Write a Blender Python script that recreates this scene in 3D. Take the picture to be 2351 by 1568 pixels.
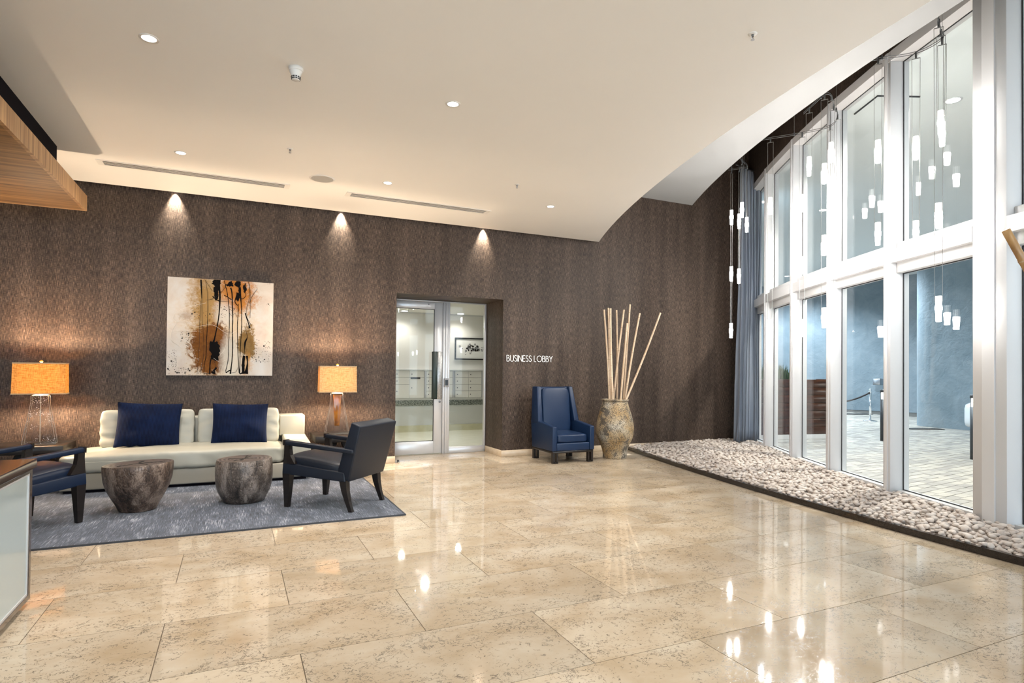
import bpy, bmesh, math, random
import numpy as np
from mathutils import Vector, Matrix, noise as mnoise

# ------------------------------------------------------------------ clear
for o in list(bpy.data.objects):
    bpy.data.objects.remove(o, do_unlink=True)
SC = bpy.context.scene
COL = SC.collection
rnd = random.Random(7)

# ------------------------------------------------------------------ camera (solved from the tile grid, wall and ceiling lines)
F, CX, CY, H = 1368.0, 1175.5, 831.0, 1.27
IW, IH = 2351, 1568
_y, _p, _r = map(math.radians, (24.917, 0.781, 0.560))
_fw = np.array([math.sin(_y)*math.cos(_p), math.cos(_y)*math.cos(_p), math.sin(_p)])
_rt = np.array([math.cos(_y), -math.sin(_y), 0.0])
_up = np.cross(_rt, _fw)
RT = _rt*math.cos(_r)+_up*math.sin(_r)
UP = -_rt*math.sin(_r)+_up*math.cos(_r)
FW = _fw
ORG = np.array([0, 0, H])
def ray(x, y): return FW+RT*(x-CX)/F-UP*(y-CY)/F
def onz(x, y, z=0.0):
    v = ray(x, y); return ORG+v*((z-H)/v[2])
def onY(x, y, Y):
    v = ray(x, y); return ORG+v*(Y/v[1])
def onX(x, y, X):
    v = ray(x, y); return ORG+v*(X/v[0])
def at(x, y, P):
    v = ray(x, y); n = FW[:2]
    return ORG+v*((np.asarray(P, float)[:2]@n)/(v[:2]@n))
def proj(p):
    p = np.asarray(p, float)-ORG; d = p@FW
    return CX+F*(p@RT)/d, CY-F*(p@UP)/d, d

cam_d = bpy.data.cameras.new('camera')
cam = bpy.data.objects.new('camera', cam_d); COL.objects.link(cam)
cam_d.sensor_fit = 'HORIZONTAL'; cam_d.sensor_width = 36.0
cam_d.lens = F*36.0/IW
cam_d.shift_x = 0.0
cam_d.shift_y = (CY-IH/2)/IW
cam_d.clip_start = 0.05; cam_d.clip_end = 200
m = Matrix.Identity(4)
for i in range(3):
    m[i][0] = RT[i]; m[i][1] = UP[i]; m[i][2] = -FW[i]; m[i][3] = ORG[i]
cam.matrix_world = m
SC.camera = cam

# ------------------------------------------------------------------ world, exposure
W = bpy.data.worlds.new('world'); SC.world = W; W.use_nodes = True
bg = W.node_tree.nodes['Background']
bg.inputs[0].default_value = (0.72, 0.86, 1.0, 1); bg.inputs[1].default_value = 4.6
vs = SC.view_settings
vs.view_transform = 'Standard'; vs.look = 'None'; vs.gamma = 1.0; vs.use_curve_mapping = False
vs.exposure = 0.50

P_DOWN = 125.0        # ceiling downlights, W
P_COVE = 120.0
P_TABLE = 185.0
P_SOFFIT = 1650.0
E_TUBE = 70.0
WARM = (1.0, 0.935, 0.85)
WARM2 = (1.0, 0.78, 0.55)
COOL = (0.80, 0.91, 1.0)

# ------------------------------------------------------------------ materials
MATS = {}
def nmat(name):
    m = bpy.data.materials.new(name); m.use_nodes = True
    nt = m.node_tree; b = nt.nodes['Principled BSDF']
    MATS[name] = m
    return m, nt, b
def nd(nt, t, **kw):
    n = nt.nodes.new(t)
    for k, v in kw.items():
        if k.startswith('i_'):
            n.inputs[int(k[2:])].default_value = v
        else: setattr(n, k, v)
    return n
def lk(nt, a, b): nt.links.new(a, b)
def plain(name, col, rough=0.5, metal=0.0, spec=0.5, emit=None, es=0.0, coat=0.0):
    m, nt, b = nmat(name)
    b.inputs['Base Color'].default_value = (*col, 1); b.inputs['Roughness'].default_value = rough
    b.inputs['Metallic'].default_value = metal; b.inputs['Specular IOR Level'].default_value = spec
    if coat: b.inputs['Coat Weight'].default_value = coat; b.inputs['Coat Roughness'].default_value = 0.1
    if emit:
        b.inputs['Emission Color'].default_value = (*emit, 1); b.inputs['Emission Strength'].default_value = es
    return m
def coords(nt, scale=(1, 1, 1), kind='Object', rot=(0, 0, 0)):
    tc = nd(nt, 'ShaderNodeTexCoord'); mp = nd(nt, 'ShaderNodeMapping')
    mp.inputs['Scale'].default_value = scale; mp.inputs['Rotation'].default_value = rot
    lk(nt, tc.outputs[kind], mp.inputs['Vector']); return mp.outputs['Vector']
def noise(nt, vec, scale=5, detail=3, rough=0.5, dist=0.0):
    n = nd(nt, 'ShaderNodeTexNoise')
    n.inputs['Scale'].default_value = scale; n.inputs['Detail'].default_value = detail
    n.inputs['Roughness'].default_value = rough; n.inputs['Distortion'].default_value = dist
    if vec is not None: lk(nt, vec, n.inputs['Vector'])
    return n.outputs['Fac']
def ramp(nt, fac, stops):
    r = nd(nt, 'ShaderNodeValToRGB'); e = r.color_ramp.elements
    while len(e) < len(stops): e.new(0.5)
    for i, (p, c) in enumerate(stops):
        e[i].position = p; e[i].color = (*c, 1) if len(c) == 3 else c
    lk(nt, fac, r.inputs['Fac']); return r.outputs['Color']
def mixc(nt, fac, a, b, mode='MIX'):
    n = nd(nt, 'ShaderNodeMix', data_type='RGBA', blend_type=mode)
    for s, v in ((0, fac), (6, a), (7, b)):
        if isinstance(v, (int, float)): n.inputs[s].default_value = v
        elif isinstance(v, tuple): n.inputs[s].default_value = (*v, 1) if len(v) == 3 else v
        else: lk(nt, v, n.inputs[s])
    return n.outputs[2]
def math_(nt, op, a, b=None, c=None):
    n = nd(nt, 'ShaderNodeMath', operation=op)
    for s, v in ((0, a), (1, b), (2, c)):
        if v is None: continue
        if isinstance(v, (int, float)): n.inputs[s].default_value = v
        else: lk(nt, v, n.inputs[s])
    return n.outputs[0]
def bump(nt, b, h, strength=0.3, dist=0.01):
    n = nd(nt, 'ShaderNodeBump'); n.inputs['Strength'].default_value = strength; n.inputs['Distance'].default_value = dist
    lk(nt, h, n.inputs['Height']); lk(nt, n.outputs['Normal'], b.inputs['Normal'])

def m_wallpaper():
    m, nt, b = nmat('wallpaper')
    tc = nd(nt, 'ShaderNodeTexCoord'); sp = nd(nt, 'ShaderNodeSeparateXYZ'); lk(nt, tc.outputs['Object'], sp.inputs[0])
    u = math_(nt, 'ADD', sp.outputs[0], math_(nt, 'MULTIPLY', sp.outputs[1], 0.93))
    def vec(su, sv):
        c = nd(nt, 'ShaderNodeCombineXYZ'); lk(nt, math_(nt, 'MULTIPLY', u, su), c.inputs[0]); lk(nt, math_(nt, 'MULTIPLY', sp.outputs[2], sv), c.inputs[1])
        return c.outputs[0]
    a = noise(nt, vec(270, 15), 1.0, 3, 0.65)
    h = noise(nt, vec(28, 300), 1.0, 3, 0.65)
    big = noise(nt, vec(5.0, 0.35), 1.0, 3, 0.6)
    s = math_(nt, 'ADD', math_(nt, 'MULTIPLY', a, 0.62), math_(nt, 'MULTIPLY', h, 0.38))
    s = math_(nt, 'ADD', s, math_(nt, 'MULTIPLY', math_(nt, 'SUBTRACT', big, 0.5), 0.16))
    c = ramp(nt, s, [(0.38, (0.010, 0.006, 0.004)), (0.49, (0.047, 0.031, 0.0225)), (0.58, (0.126, 0.088, 0.066)), (0.68, (0.27, 0.20, 0.152))])
    lk(nt, c, b.inputs['Base Color']); b.inputs['Roughness'].default_value = 0.55; b.inputs['Specular IOR Level'].default_value = 0.3
    bump(nt, b, s, 0.25, 0.004)
m_wallpaper()

def m_tile():
    m, nt, b = nmat('limestone_tile')
    tc = nd(nt, 'ShaderNodeTexCoord'); oi = nd(nt, 'ShaderNodeObjectInfo')
    va = nd(nt, 'ShaderNodeVectorMath', operation='ADD'); cx = nd(nt, 'ShaderNodeCombineXYZ')
    lk(nt, math_(nt, 'MULTIPLY', oi.outputs['Random'], 37.0), cx.inputs[0]); lk(nt, math_(nt, 'MULTIPLY', oi.outputs['Random'], 91.0), cx.inputs[1])
    lk(nt, tc.outputs['Object'], va.inputs[0]); lk(nt, cx.outputs[0], va.inputs[1])
    mp = nd(nt, 'ShaderNodeMapping'); mp.inputs['Scale'].default_value = (1.0, 1.35, 1.0); lk(nt, va.outputs[0], mp.inputs['Vector']); v = mp.outputs['Vector']
    cloud = noise(nt, v, 2.2, 5, 0.6, 0.4)
    base = ramp(nt, cloud, [(0.30, (0.40, 0.305, 0.20)), (0.5, (0.485, 0.395, 0.29)), (0.7, (0.545, 0.47, 0.37))])
    tone = math_(nt, 'ADD', 0.90, math_(nt, 'MULTIPLY', oi.outputs['Random'], 0.2))
    tn = nd(nt, 'ShaderNodeCombineXYZ')
    for i in range(3): lk(nt, tone, tn.inputs[i])
    base = mixc(nt, 1.0, base, tn.outputs[0], 'MULTIPLY')
    sq = noise(nt, v, 15.0, 4, 0.62, 0.7)
    line = math_(nt, 'LESS_THAN', math_(nt, 'ABSOLUTE', math_(nt, 'SUBTRACT', sq, 0.5)), 0.014)
    msk = noise(nt, v, 26.0, 3, 0.6, 0.6); zone = noise(nt, v, 3.2, 3, 0.6)
    tot = math_(nt, 'ADD', math_(nt, 'MULTIPLY', msk, 0.62), math_(nt, 'MULTIPLY', zone, 0.5))
    mr = nd(nt, 'ShaderNodeMapRange'); mr.inputs[1].default_value = 0.54; mr.inputs[2].default_value = 0.585; lk(nt, tot, mr.inputs[0])
    pits = math_(nt, 'GREATER_THAN', math_(nt, 'ADD', math_(nt, 'MULTIPLY', noise(nt, v, 55.0, 2, 0.5, 1.2), 0.8), math_(nt, 'MULTIPLY', zone, 0.3)), 0.69)
    fl = math_(nt, 'MULTIPLY', math_(nt, 'MAXIMUM', math_(nt, 'MULTIPLY', line, mr.outputs[0]), pits), 0.72)
    col = mixc(nt, fl, base, (0.085, 0.07, 0.055))
    lk(nt, col, b.inputs['Base Color'])
    lk(nt, math_(nt, 'ADD', 0.045, math_(nt, 'MULTIPLY', fl, 0.25)), b.inputs['Roughness'])
    b.inputs['Specular IOR Level'].default_value = 0.55
    bump(nt, b, math_(nt, 'ADD', noise(nt, v, 3.0, 2, 0.5), math_(nt, 'MULTIPLY', fl, -0.25)), 0.03, 0.004)
m_tile()

def m_stone(name, c1, c2, rough=0.3, sc=6):
    m, nt, b = nmat(name); v = coords(nt)
    n = noise(nt, v, sc, 5, 0.65, 0.5)
    lk(nt, ramp(nt, n, [(0.3, c1), (0.7, c2)]), b.inputs['Base Color']); b.inputs['Roughness'].default_value = rough
m_stone('base_stone', (0.52, 0.40, 0.27), (0.64, 0.53, 0.40), 0.25)
m_stone('lobby_base', (0.55, 0.52, 0.33), (0.66, 0.63, 0.45), 0.3)
m_stone('lobby_floor', (0.75, 0.75, 0.62), (0.85, 0.84, 0.72), 0.2)

def m_paint(name, col, rough=0.6, bsc=60, bst=0.05):
    m, nt, b = nmat(name); v = coords(nt)
    n = noise(nt, v, 1.3, 3, 0.5)
    c2 = tuple(min(1, x*0.95) for x in col)
    lk(nt, mixc(nt, n, col, c2), b.inputs['Base Color']); b.inputs['Roughness'].default_value = rough
    bump(nt, b, noise(nt, v, bsc, 2), bst, 0.003)
m_paint('ceiling_paint', (0.88, 0.848, 0.80))
m_paint('soffit_white', (0.74, 0.74, 0.735))
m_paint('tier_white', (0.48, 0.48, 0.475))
m_paint('white_frame', (0.74, 0.74, 0.745), 0.35, 20, 0.02)
m_paint('head_grey', (0.68, 0.66, 0.65), 0.6, 14, 0.3)
m_paint('lobby_wall', (0.84, 0.82, 0.78), 0.6)
m_paint('lobby_panel', (0.66, 0.66, 0.63), 0.4)
m_paint('mailbox_paint', (0.82, 0.80, 0.76), 0.45)
m_paint('trim_plastic', (0.80, 0.77, 0.72), 0.4)
m_paint('ext_soffit', (0.93, 0.95, 0.93), 0.7)
plain('mail_gap', (0.20, 0.19, 0.18), 0.7)
plain('dark_plastic', (0.015, 0.015, 0.015), 0.5)
plain('black_gap', (0.006, 0.005, 0.008), 0.9, spec=0.1)
plain('grout', (0.14, 0.105, 0.07), 0.8)
plain('gasket', (0.02, 0.022, 0.025), 0.5)
plain('steel', (0.55, 0.56, 0.58), 0.3, 1.0)
plain('steel_dark', (0.20, 0.20, 0.20), 0.35, 1.0)
plain('chrome', (0.85, 0.86, 0.88), 0.12, 1.0)
plain('alu', (0.66, 0.66, 0.67), 0.35, 0.35)
plain('grille', (0.42, 0.41, 0.39), 0.6)
plain('vent_dark', (0.02, 0.02, 0.02), 0.8)
plain('sign_white', (0.92, 0.92, 0.92), 0.4)
plain('canvas_edge', (0.80, 0.77, 0.72), 0.7)
plain('black_paint', (0.006, 0.005, 0.005), 0.6, spec=0.03)
plain('thin_ink', (0.025, 0.02, 0.018), 0.6, spec=0.05)
plain('grey_ink', (0.30, 0.30, 0.31), 0.6)
plain('white_scratch', (0.70, 0.62, 0.52), 0.6)
plain('frame_black', (0.01, 0.01, 0.01), 0.4)
plain('mat_white', (0.85, 0.84, 0.82), 0.7)
plain('bollard_black', (0.03, 0.035, 0.04), 0.45)
plain('rope', (0.02, 0.018, 0.02), 0.8)
plain('car_white', (0.75, 0.80, 0.84), 0.15, 0.1, coat=0.8)
plain('tyre', (0.015, 0.015, 0.015), 0.7)
plain('car_glass', (0.02, 0.03, 0.04), 0.05)
plain('grass_blade', (0.05, 0.09, 0.03), 0.6)
plain('soil', (0.05, 0.035, 0.02), 0.9)
plain('drain', (0.03, 0.03, 0.03), 0.6)
plain('rubber', (0.02, 0.02, 0.02), 0.6)
plain('lamp_metal', (0.80, 0.74, 0.62), 0.25, 0.6)
plain('brass_finial', (0.85, 0.50, 0.08), 0.3, 0.6)
plain('light_disc', (1, 1, 1), 0.5, emit=(1.0, 0.97, 0.92), es=9.0)
plain('ext_disc', (1, 1, 1), 0.5, emit=(1.0, 1.0, 0.98), es=7.0)
plain('bollard_glow', (1, 1, 1), 0.5, emit=(1.0, 0.98, 0.92), es=12.0)
plain('bulb_glow', (1, 1, 1), 0.5, emit=WARM2, es=25.0)
plain('tube_glow', (1, 1, 1), 0.5, emit=(1.0, 0.97, 0.93), es=E_TUBE)
plain('tube_frost', (0.9, 0.9, 0.9), 0.3, emit=(1.0, 0.97, 0.93), es=1.6)
plain('wire', (0.33, 0.32, 0.30), 0.35, 0.8)
plain('reader_face', (0.01, 0.01, 0.01), 0.2)
plain('reader_grey', (0.30, 0.30, 0.31), 0.4)

def m_glass(name, tint, refl=1.0, rough=0.0, base_refl=0.04):
    m, nt, b = nmat(name); nt.nodes.remove(b)
    out = nt.nodes['Material Output']
    tr = nd(nt, 'ShaderNodeBsdfTransparent'); tr.inputs[0].default_value = (*tint, 1)
    gl = nd(nt, 'ShaderNodeBsdfGlossy'); gl.inputs['Roughness'].default_value = rough
    fr = nd(nt, 'ShaderNodeLayerWeight'); fr.inputs[0].default_value = 0.5
    fz = math_(nt, 'ADD', 0.04, math_(nt, 'MULTIPLY', math_(nt, 'POWER', fr.outputs['Facing'], 5.0), 0.96))
    mx = nd(nt, 'ShaderNodeMixShader')
    lk(nt, math_(nt, 'MULTIPLY', fz, refl), mx.inputs[0]); lk(nt, tr.outputs[0], mx.inputs[1]); lk(nt, gl.outputs[0], mx.inputs[2])
    lk(nt, mx.outputs[0], out.inputs[0]); return m
m_glass('window_glass', (0.97, 0.985, 0.985), 0.8)
m_glass('door_glass', (0.98, 0.99, 0.98), 0.35)
m_glass('tube_glass', (0.95, 0.96, 0.97), 1.0)
def m_lampglass(name, tint, speck):
    m, nt, b = nmat(name)
    nt.nodes.remove(b); out = nt.nodes['Material Output']
    tr = nd(nt, 'ShaderNodeBsdfTransparent'); tr.inputs[0].default_value = (*tint, 1)
    gl = nd(nt, 'ShaderNodeBsdfGlossy'); gl.inputs['Roughness'].default_value = 0.06
    v = coords(nt); n = noise(nt, v, 26, 4, 0.7); bp = nd(nt, 'ShaderNodeBump'); bp.inputs['Strength'].default_value = 0.4; bp.inputs['Distance'].default_value = 0.006
    lk(nt, n, bp.inputs['Height']); lk(nt, bp.outputs[0], gl.inputs['Normal'])
    fr = nd(nt, 'ShaderNodeLayerWeight'); fr.inputs[0].default_value = 0.5; lk(nt, bp.outputs[0], fr.inputs['Normal'])
    mx = nd(nt, 'ShaderNodeMixShader')
    lk(nt, math_(nt, 'ADD', 0.006, math_(nt, 'MULTIPLY', math_(nt, 'POWER', fr.outputs['Facing'], 5.0), 0.3)), mx.inputs[0]); lk(nt, tr.outputs[0], mx.inputs[1]); lk(nt, gl.outputs[0], mx.inputs[2])
    # seed bubbles in the glass
    bl = noise(nt, v, 95, 2, 0.6); zone = noise(nt, v, 11, 2, 0.5)
    msk = math_(nt, 'MULTIPLY', math_(nt, 'GREATER_THAN', bl, 0.63), math_(nt, 'GREATER_THAN', zone, 0.53))
    df = nd(nt, 'ShaderNodeBsdfDiffuse'); df.inputs[0].default_value = (0.85, 0.87, 0.9, 1)
    mx2 = nd(nt, 'ShaderNodeMixShader'); lk(nt, math_(nt, 'MULTIPLY', msk, speck), mx2.inputs[0]); lk(nt, mx.outputs[0], mx2.inputs[1]); lk(nt, df.outputs[0], mx2.inputs[2])
    lk(nt, mx2.outputs[0], out.inputs[0])
m_lampglass('lamp_glass', (0.975, 0.98, 0.975), 0.7)
m_lampglass('lamp_glass_plain', (0.98, 0.985, 0.98), 0.18)
m, nt, b = nmat('amber_glass')
b.inputs['Roughness'].default_value = 0.12
lk(nt, ramp(nt, noise(nt, coords(nt, (1, 1, 0.4)), 22, 4, 0.6, 0.6), [(0.3, (0.20, 0.055, 0.004)), (0.55, (0.50, 0.17, 0.008)), (0.75, (0.70, 0.33, 0.03))]), b.inputs['Base Color'])
b.inputs['Transmission Weight'].default_value = 0.25; b.inputs['Coat Weight'].default_value = 0.5

def m_shade(name, c1, c2, tl):
    m, nt, b = nmat(name); nt.nodes.remove(b); out = nt.nodes['Material Output']
    a = noise(nt, coords(nt, (22, 22, 190)), 1, 3, 0.65); h = noise(nt, coords(nt, (190, 190, 22)), 1, 3, 0.65)
    s = math_(nt, 'ADD', math_(nt, 'MULTIPLY', a, 0.55), math_(nt, 'MULTIPLY', h, 0.45))
    c = ramp(nt, s, [(0.38, c1), (0.62, c2)])
    d = nd(nt, 'ShaderNodeBsdfDiffuse'); t = nd(nt, 'ShaderNodeBsdfTranslucent'); lk(nt, c, d.inputs[0]); lk(nt, c, t.inputs[0])
    mx = nd(nt, 'ShaderNodeMixShader'); mx.inputs[0].default_value = tl; lk(nt, d.outputs[0], mx.inputs[1]); lk(nt, t.outputs[0], mx.inputs[2]); lk(nt, mx.outputs[0], out.inputs[0])
m_shade('shade_left', (0.40, 0.19, 0.035), (0.90, 0.55, 0.17), 0.16)
m_shade('shade_right', (0.46, 0.27, 0.10), (0.80, 0.56, 0.29), 0.135)

def m_leather(name, col, rough=0.35, coat=0.15, bs=0.15, var=0.85):
    m, nt, b = nmat(name); v = coords(nt)
    n = noise(nt, v, 3.0, 3, 0.5)
    lk(nt, mixc(nt, n, col, tuple(x*var for x in col)), b.inputs['Base Color'])
    b.inputs['Roughness'].default_value = rough; b.inputs['Coat Weight'].default_value = coat; b.inputs['Coat Roughness'].default_value = 0.25; b.inputs['Specular IOR Level'].default_value = 0.32
    bump(nt, b, noise(nt, v, 240, 2), bs, 0.001)
m_leather('cream_leather', (0.43, 0.415, 0.35), 0.40)
m_leather('cream_base', (0.39, 0.355, 0.29), 0.5)
m_leather('navy_leather_dark', (0.010, 0.014, 0.024), 0.46, 0.04)
m_leather('navy_leather', (0.005, 0.015, 0.042), 0.45, 0.04)
m_leather('blue_leather', (0.0065, 0.022, 0.064), 0.42, 0.06)
m, nt, b = nmat('blue_corduroy')
v = coords(nt); w = nd(nt, 'ShaderNodeTexWave', wave_type='BANDS', bands_direction='X'); w.inputs['Scale'].default_value = 26; lk(nt, v, w.inputs['Vector'])
nn = noise(nt, v, 7, 4, 0.6)
f = math_(nt, 'ADD', math_(nt, 'MULTIPLY', w.outputs['Fac'], 0.45), math_(nt, 'MULTIPLY', nn, 0.75))
lk(nt, ramp(nt, f, [(0.35, (0.0015, 0.003, 0.012)), (0.85, (0.004, 0.013, 0.052))]), b.inputs['Base Color'])
b.inputs['Roughness'].default_value = 0.85; b.inputs['Specular IOR Level'].default_value = 0.15; b.inputs['Sheen Weight'].default_value = 0.03; b.inputs['Sheen Tint'].default_value = (0.15, 0.3, 0.9, 1)
bump(nt, b, w.outputs['Fac'], 0.5, 0.004)

def m_wood(name, c1, c2, scale, rough=0.4, sc=1.0, coat=0.0, dist=0.4):
    m, nt, b = nmat(name); v = coords(nt, scale)
    n = noise(nt, v, sc, 4, 0.6, dist)
    lk(nt, ramp(nt, n, [(0.32, c1), (0.68, c2)]), b.inputs['Base Color']); b.inputs['Roughness'].default_value = rough
    b.inputs['Coat Weight'].default_value = coat; b.inputs['Coat Roughness'].default_value = 0.1
m_wood('espresso', (0.004, 0.0025, 0.002), (0.014, 0.008, 0.006), (3, 3, 30), 0.4, 1, 0.05)
m_wood('table_wood', (0.006, 0.004, 0.003), (0.024, 0.016, 0.012), (4, 40, 40), 0.4, 1, 0.0)
m_wood('desk_wood', (0.03, 0.016, 0.010), (0.085, 0.05, 0.035), (40, 3, 40), 0.15, 1, 0.6)
m_wood('zebrano_side', (0.20, 0.085, 0.028), (0.60, 0.36, 0.165), (1.5, 26, 0.8), 0.45)
m_wood('zebrano_under', (0.10, 0.042, 0.012), (0.42, 0.22, 0.075), (0.8, 20, 1.5), 0.45)
m_wood('planter_wood', (0.022, 0.008, 0.005), (0.085, 0.03, 0.014), (3, 3, 22), 0.3)
m_wood('bamboo', (0.55, 0.38, 0.24), (0.76, 0.60, 0.43), (30, 30, 3), 0.4)
m_wood('bamboo_dark', (0.25, 0.13, 0.05), (0.46, 0.27, 0.11), (30, 30, 3), 0.35)
plain('bamboo_node', (0.36, 0.25, 0.15), 0.6)

def m_bark(name, c0, c1, c2):
    m, nt, b = nmat(name); v = coords(nt, (1, 1, 0.45))
    n1 = noise(nt, v, 9, 6, 0.7, 0.4); vo = nd(nt, 'ShaderNodeTexVoronoi', feature='DISTANCE_TO_EDGE'); vo.inputs['Scale'].default_value = 26; lk(nt, v, vo.inputs['Vector'])
    n2 = noise(nt, v, 130, 3, 0.7)
    f = math_(nt, 'ADD', math_(nt, 'MULTIPLY', n1, 0.75), math_(nt, 'MULTIPLY', n2, 0.35))
    c = ramp(nt, f, [(0.42, c0), (0.54, c1), (0.66, c2)])
    lk(nt, c, b.inputs['Base Color']); b.inputs['Roughness'].default_value = 0.45; b.inputs['Coat Weight'].default_value = 0.15
    cr = nd(nt, 'ShaderNodeMapRange'); cr.inputs[2].default_value = 0.08; lk(nt, vo.outputs['Distance'], cr.inputs[0])
    bump(nt, b, math_(nt, 'ADD', math_(nt, 'MULTIPLY', cr.outputs[0], 0.5), n1), 0.5, 0.012)
m_bark('bark_brown', (0.012, 0.007, 0.005), (0.095, 0.060, 0.043), (0.31, 0.23, 0.18))
m_bark('bark_grey', (0.012, 0.009, 0.008), (0.095, 0.072, 0.058), (0.30, 0.245, 0.21))
m, nt, b = nmat('stump_top')
v = coords(nt); w = nd(nt, 'ShaderNodeTexWave', wave_type='RINGS', rings_direction='Z'); w.inputs['Scale'].default_value = 9; w.inputs['Distortion'].default_value = 3; w.inputs['Detail'].default_value = 4; lk(nt, v, w.inputs['Vector'])
lk(nt, ramp(nt, math_(nt, 'ADD', math_(nt, 'MULTIPLY', w.outputs['Fac'], 0.4), math_(nt, 'MULTIPLY', noise(nt, v, 12, 5, 0.7), 0.7)), [(0.3, (0.05, 0.036, 0.03)), (0.75, (0.23, 0.185, 0.155))]), b.inputs['Base Color'])
b.inputs['Roughness'].default_value = 0.35; b.inputs['Coat Weight'].default_value = 0.2

m, nt, b = nmat('rug')
v1 = noise(nt, coords(nt, (260, 6, 1)), 1, 2, 0.7); v2 = noise(nt, coords(nt, (9, 2.5, 1)), 1, 4, 0.6); v3 = noise(nt, coords(nt, (40, 260, 1)), 1, 2)
f = math_(nt, 'ADD', math_(nt, 'ADD', math_(nt, 'MULTIPLY', v1, 0.62), math_(nt, 'MULTIPLY', v2, 0.30)), math_(nt, 'MULTIPLY', v3, 0.12))
lk(nt, ramp(nt, f, [(0.38, (0.009, 0.012, 0.021)), (0.50, (0.040, 0.051, 0.078)), (0.58, (0.098, 0.117, 0.165)), (0.645, (0.42, 0.44, 0.49))]), b.inputs['Base Color'])
b.inputs['Roughness'].default_value = 0.9; b.inputs['Sheen Weight'].default_value = 0.2
bump(nt, b, v1, 0.3, 0.004)
plain('rug_edge', (0.05, 0.055, 0.065), 0.9)

m, nt, b = nmat('pebble')
oi = nd(nt, 'ShaderNodeObjectInfo'); ge = nd(nt, 'ShaderNodeNewGeometry')
rr = math_(nt, 'FRACT', math_(nt, 'ADD', oi.outputs['Random'], ge.outputs['Random Per Island']))
cc = ramp(nt, rr, [(0.0, (0.36, 0.295, 0.255)), (0.35, (0.50, 0.425, 0.375)), (0.7, (0.60, 0.53, 0.475)), (1.0, (0.45, 0.395, 0.36))])
cc = mixc(nt, math_(nt, 'MULTIPLY', noise(nt, coords(nt), 90, 3), 0.25), cc, (0.72, 0.66, 0.6))
lk(nt, cc, b.inputs['Base Color']); b.inputs['Roughness'].default_value = 0.6
plain('bed_soil', (0.20, 0.165, 0.14), 0.9)
m, nt, b = nmat('granite_black')
lk(nt, ramp(nt, noise(nt, coords(nt), 160, 3, 0.7), [(0.45, (0.014, 0.011, 0.010)), (0.72, (0.05, 0.035, 0.028))]), b.inputs['Base Color']); b.inputs['Roughness'].default_value = 0.12
m, nt, b = nmat('granite_green')
lk(nt, ramp(nt, noise(nt, coords(nt), 42, 5, 0.75), [(0.38, (0.03, 0.04, 0.035)), (0.52, (0.22, 0.24, 0.21)), (0.66, (0.52, 0.54, 0.48))]), b.inputs['Base Color']); b.inputs['Roughness'].default_value = 0.2
m, nt, b = nmat('handle_metal')
lk(nt, ramp(nt, noise(nt, coords(nt), 60, 5, 0.7), [(0.35, (0.30, 0.30, 0.30)), (0.68, (0.58, 0.58, 0.57))]), b.inputs['Base Color']); b.inputs['Roughness'].default_value = 0.35; b.inputs['Metallic'].default_value = 0.6
plain('handle_edge', (0.015, 0.03, 0.027), 0.35)

m, nt, b = nmat('vase_clay')
v = coords(nt)
n1 = noise(nt, v, 6, 5, 0.65, 0.3); n2 = noise(nt, v, 95, 3, 0.65, 0.3)
sp_ = nd(nt, 'ShaderNodeSeparateXYZ'); lk(nt, v, sp_.inputs[0])
col = ramp(nt, noise(nt, v, 4, 3, 0.5), [(0.35, (0.36, 0.22, 0.085)), (0.5, (0.44, 0.33, 0.20)), (0.65, (0.46, 0.41, 0.33))])
pit = math_(nt, 'GREATER_THAN', math_(nt, 'ADD', math_(nt, 'MULTIPLY', n2, 0.8), math_(nt, 'MULTIPLY', n1, 0.35)), 0.585)
drk = math_(nt, 'GREATER_THAN', n1, 0.585)
col = mixc(nt, math_(nt, 'MULTIPLY', drk, 0.75), col, (0.10, 0.095, 0.085))
col = mixc(nt, math_(nt, 'MULTIPLY', pit, 0.85), col, (0.06, 0.05, 0.04))
lk(nt, col, b.inputs['Base Color']); b.inputs['Roughness'].default_value = 0.75
bump(nt, b, math_(nt, 'SUBTRACT', n1, math_(nt, 'MULTIPLY', pit, 0.4)), 0.6, 0.01)

m, nt, b = nmat('curtain_cloth')
lk(nt, ramp(nt, noise(nt, coords(nt, (3, 3, 0.3)), 2, 3), [(0.3, (0.115, 0.145, 0.20)), (0.7, (0.23, 0.255, 0.30))]), b.inputs['Base Color'])
b.inputs['Roughness'].default_value = 0.38; b.inputs['Sheen Weight'].default_value = 0.3; b.inputs['Anisotropic'].default_value = 0.4
m, nt, b = nmat('stucco_blue')
v = coords(nt); n = noise(nt, v, 2.2, 5, 0.6, 0.6)
lk(nt, ramp(nt, n, [(0.3, (0.165, 0.225, 0.265)), (0.7, (0.245, 0.305, 0.345))]), b.inputs['Base Color']); b.inputs['Roughness'].default_value = 0.7
bump(nt, b, math_(nt, 'ADD', n, math_(nt, 'MULTIPLY', noise(nt, v, 6, 5, 0.6, 0.8), 0.8)), 0.45, 0.04)
m, nt, b = nmat('paver')
oi = nd(nt, 'ShaderNodeObjectInfo'); ge = nd(nt, 'ShaderNodeNewGeometry')
rr = math_(nt, 'FRACT', math_(nt, 'ADD', oi.outputs['Random'], ge.outputs['Random Per Island']))
cc = ramp(nt, rr, [(0.0, (0.24, 0.225, 0.20)), (0.5, (0.35, 0.33, 0.29)), (1.0, (0.45, 0.415, 0.35))])
lk(nt, mixc(nt, math_(nt, 'MULTIPLY', noise(nt, coords(nt), 30, 4), 0.4), cc, (0.32, 0.31, 0.30)), b.inputs['Base Color']); b.inputs['Roughness'].default_value = 0.6
plain('paver_joint', (0.10, 0.095, 0.085), 0.9)
m, nt, b = nmat('frosted_panel')
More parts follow.
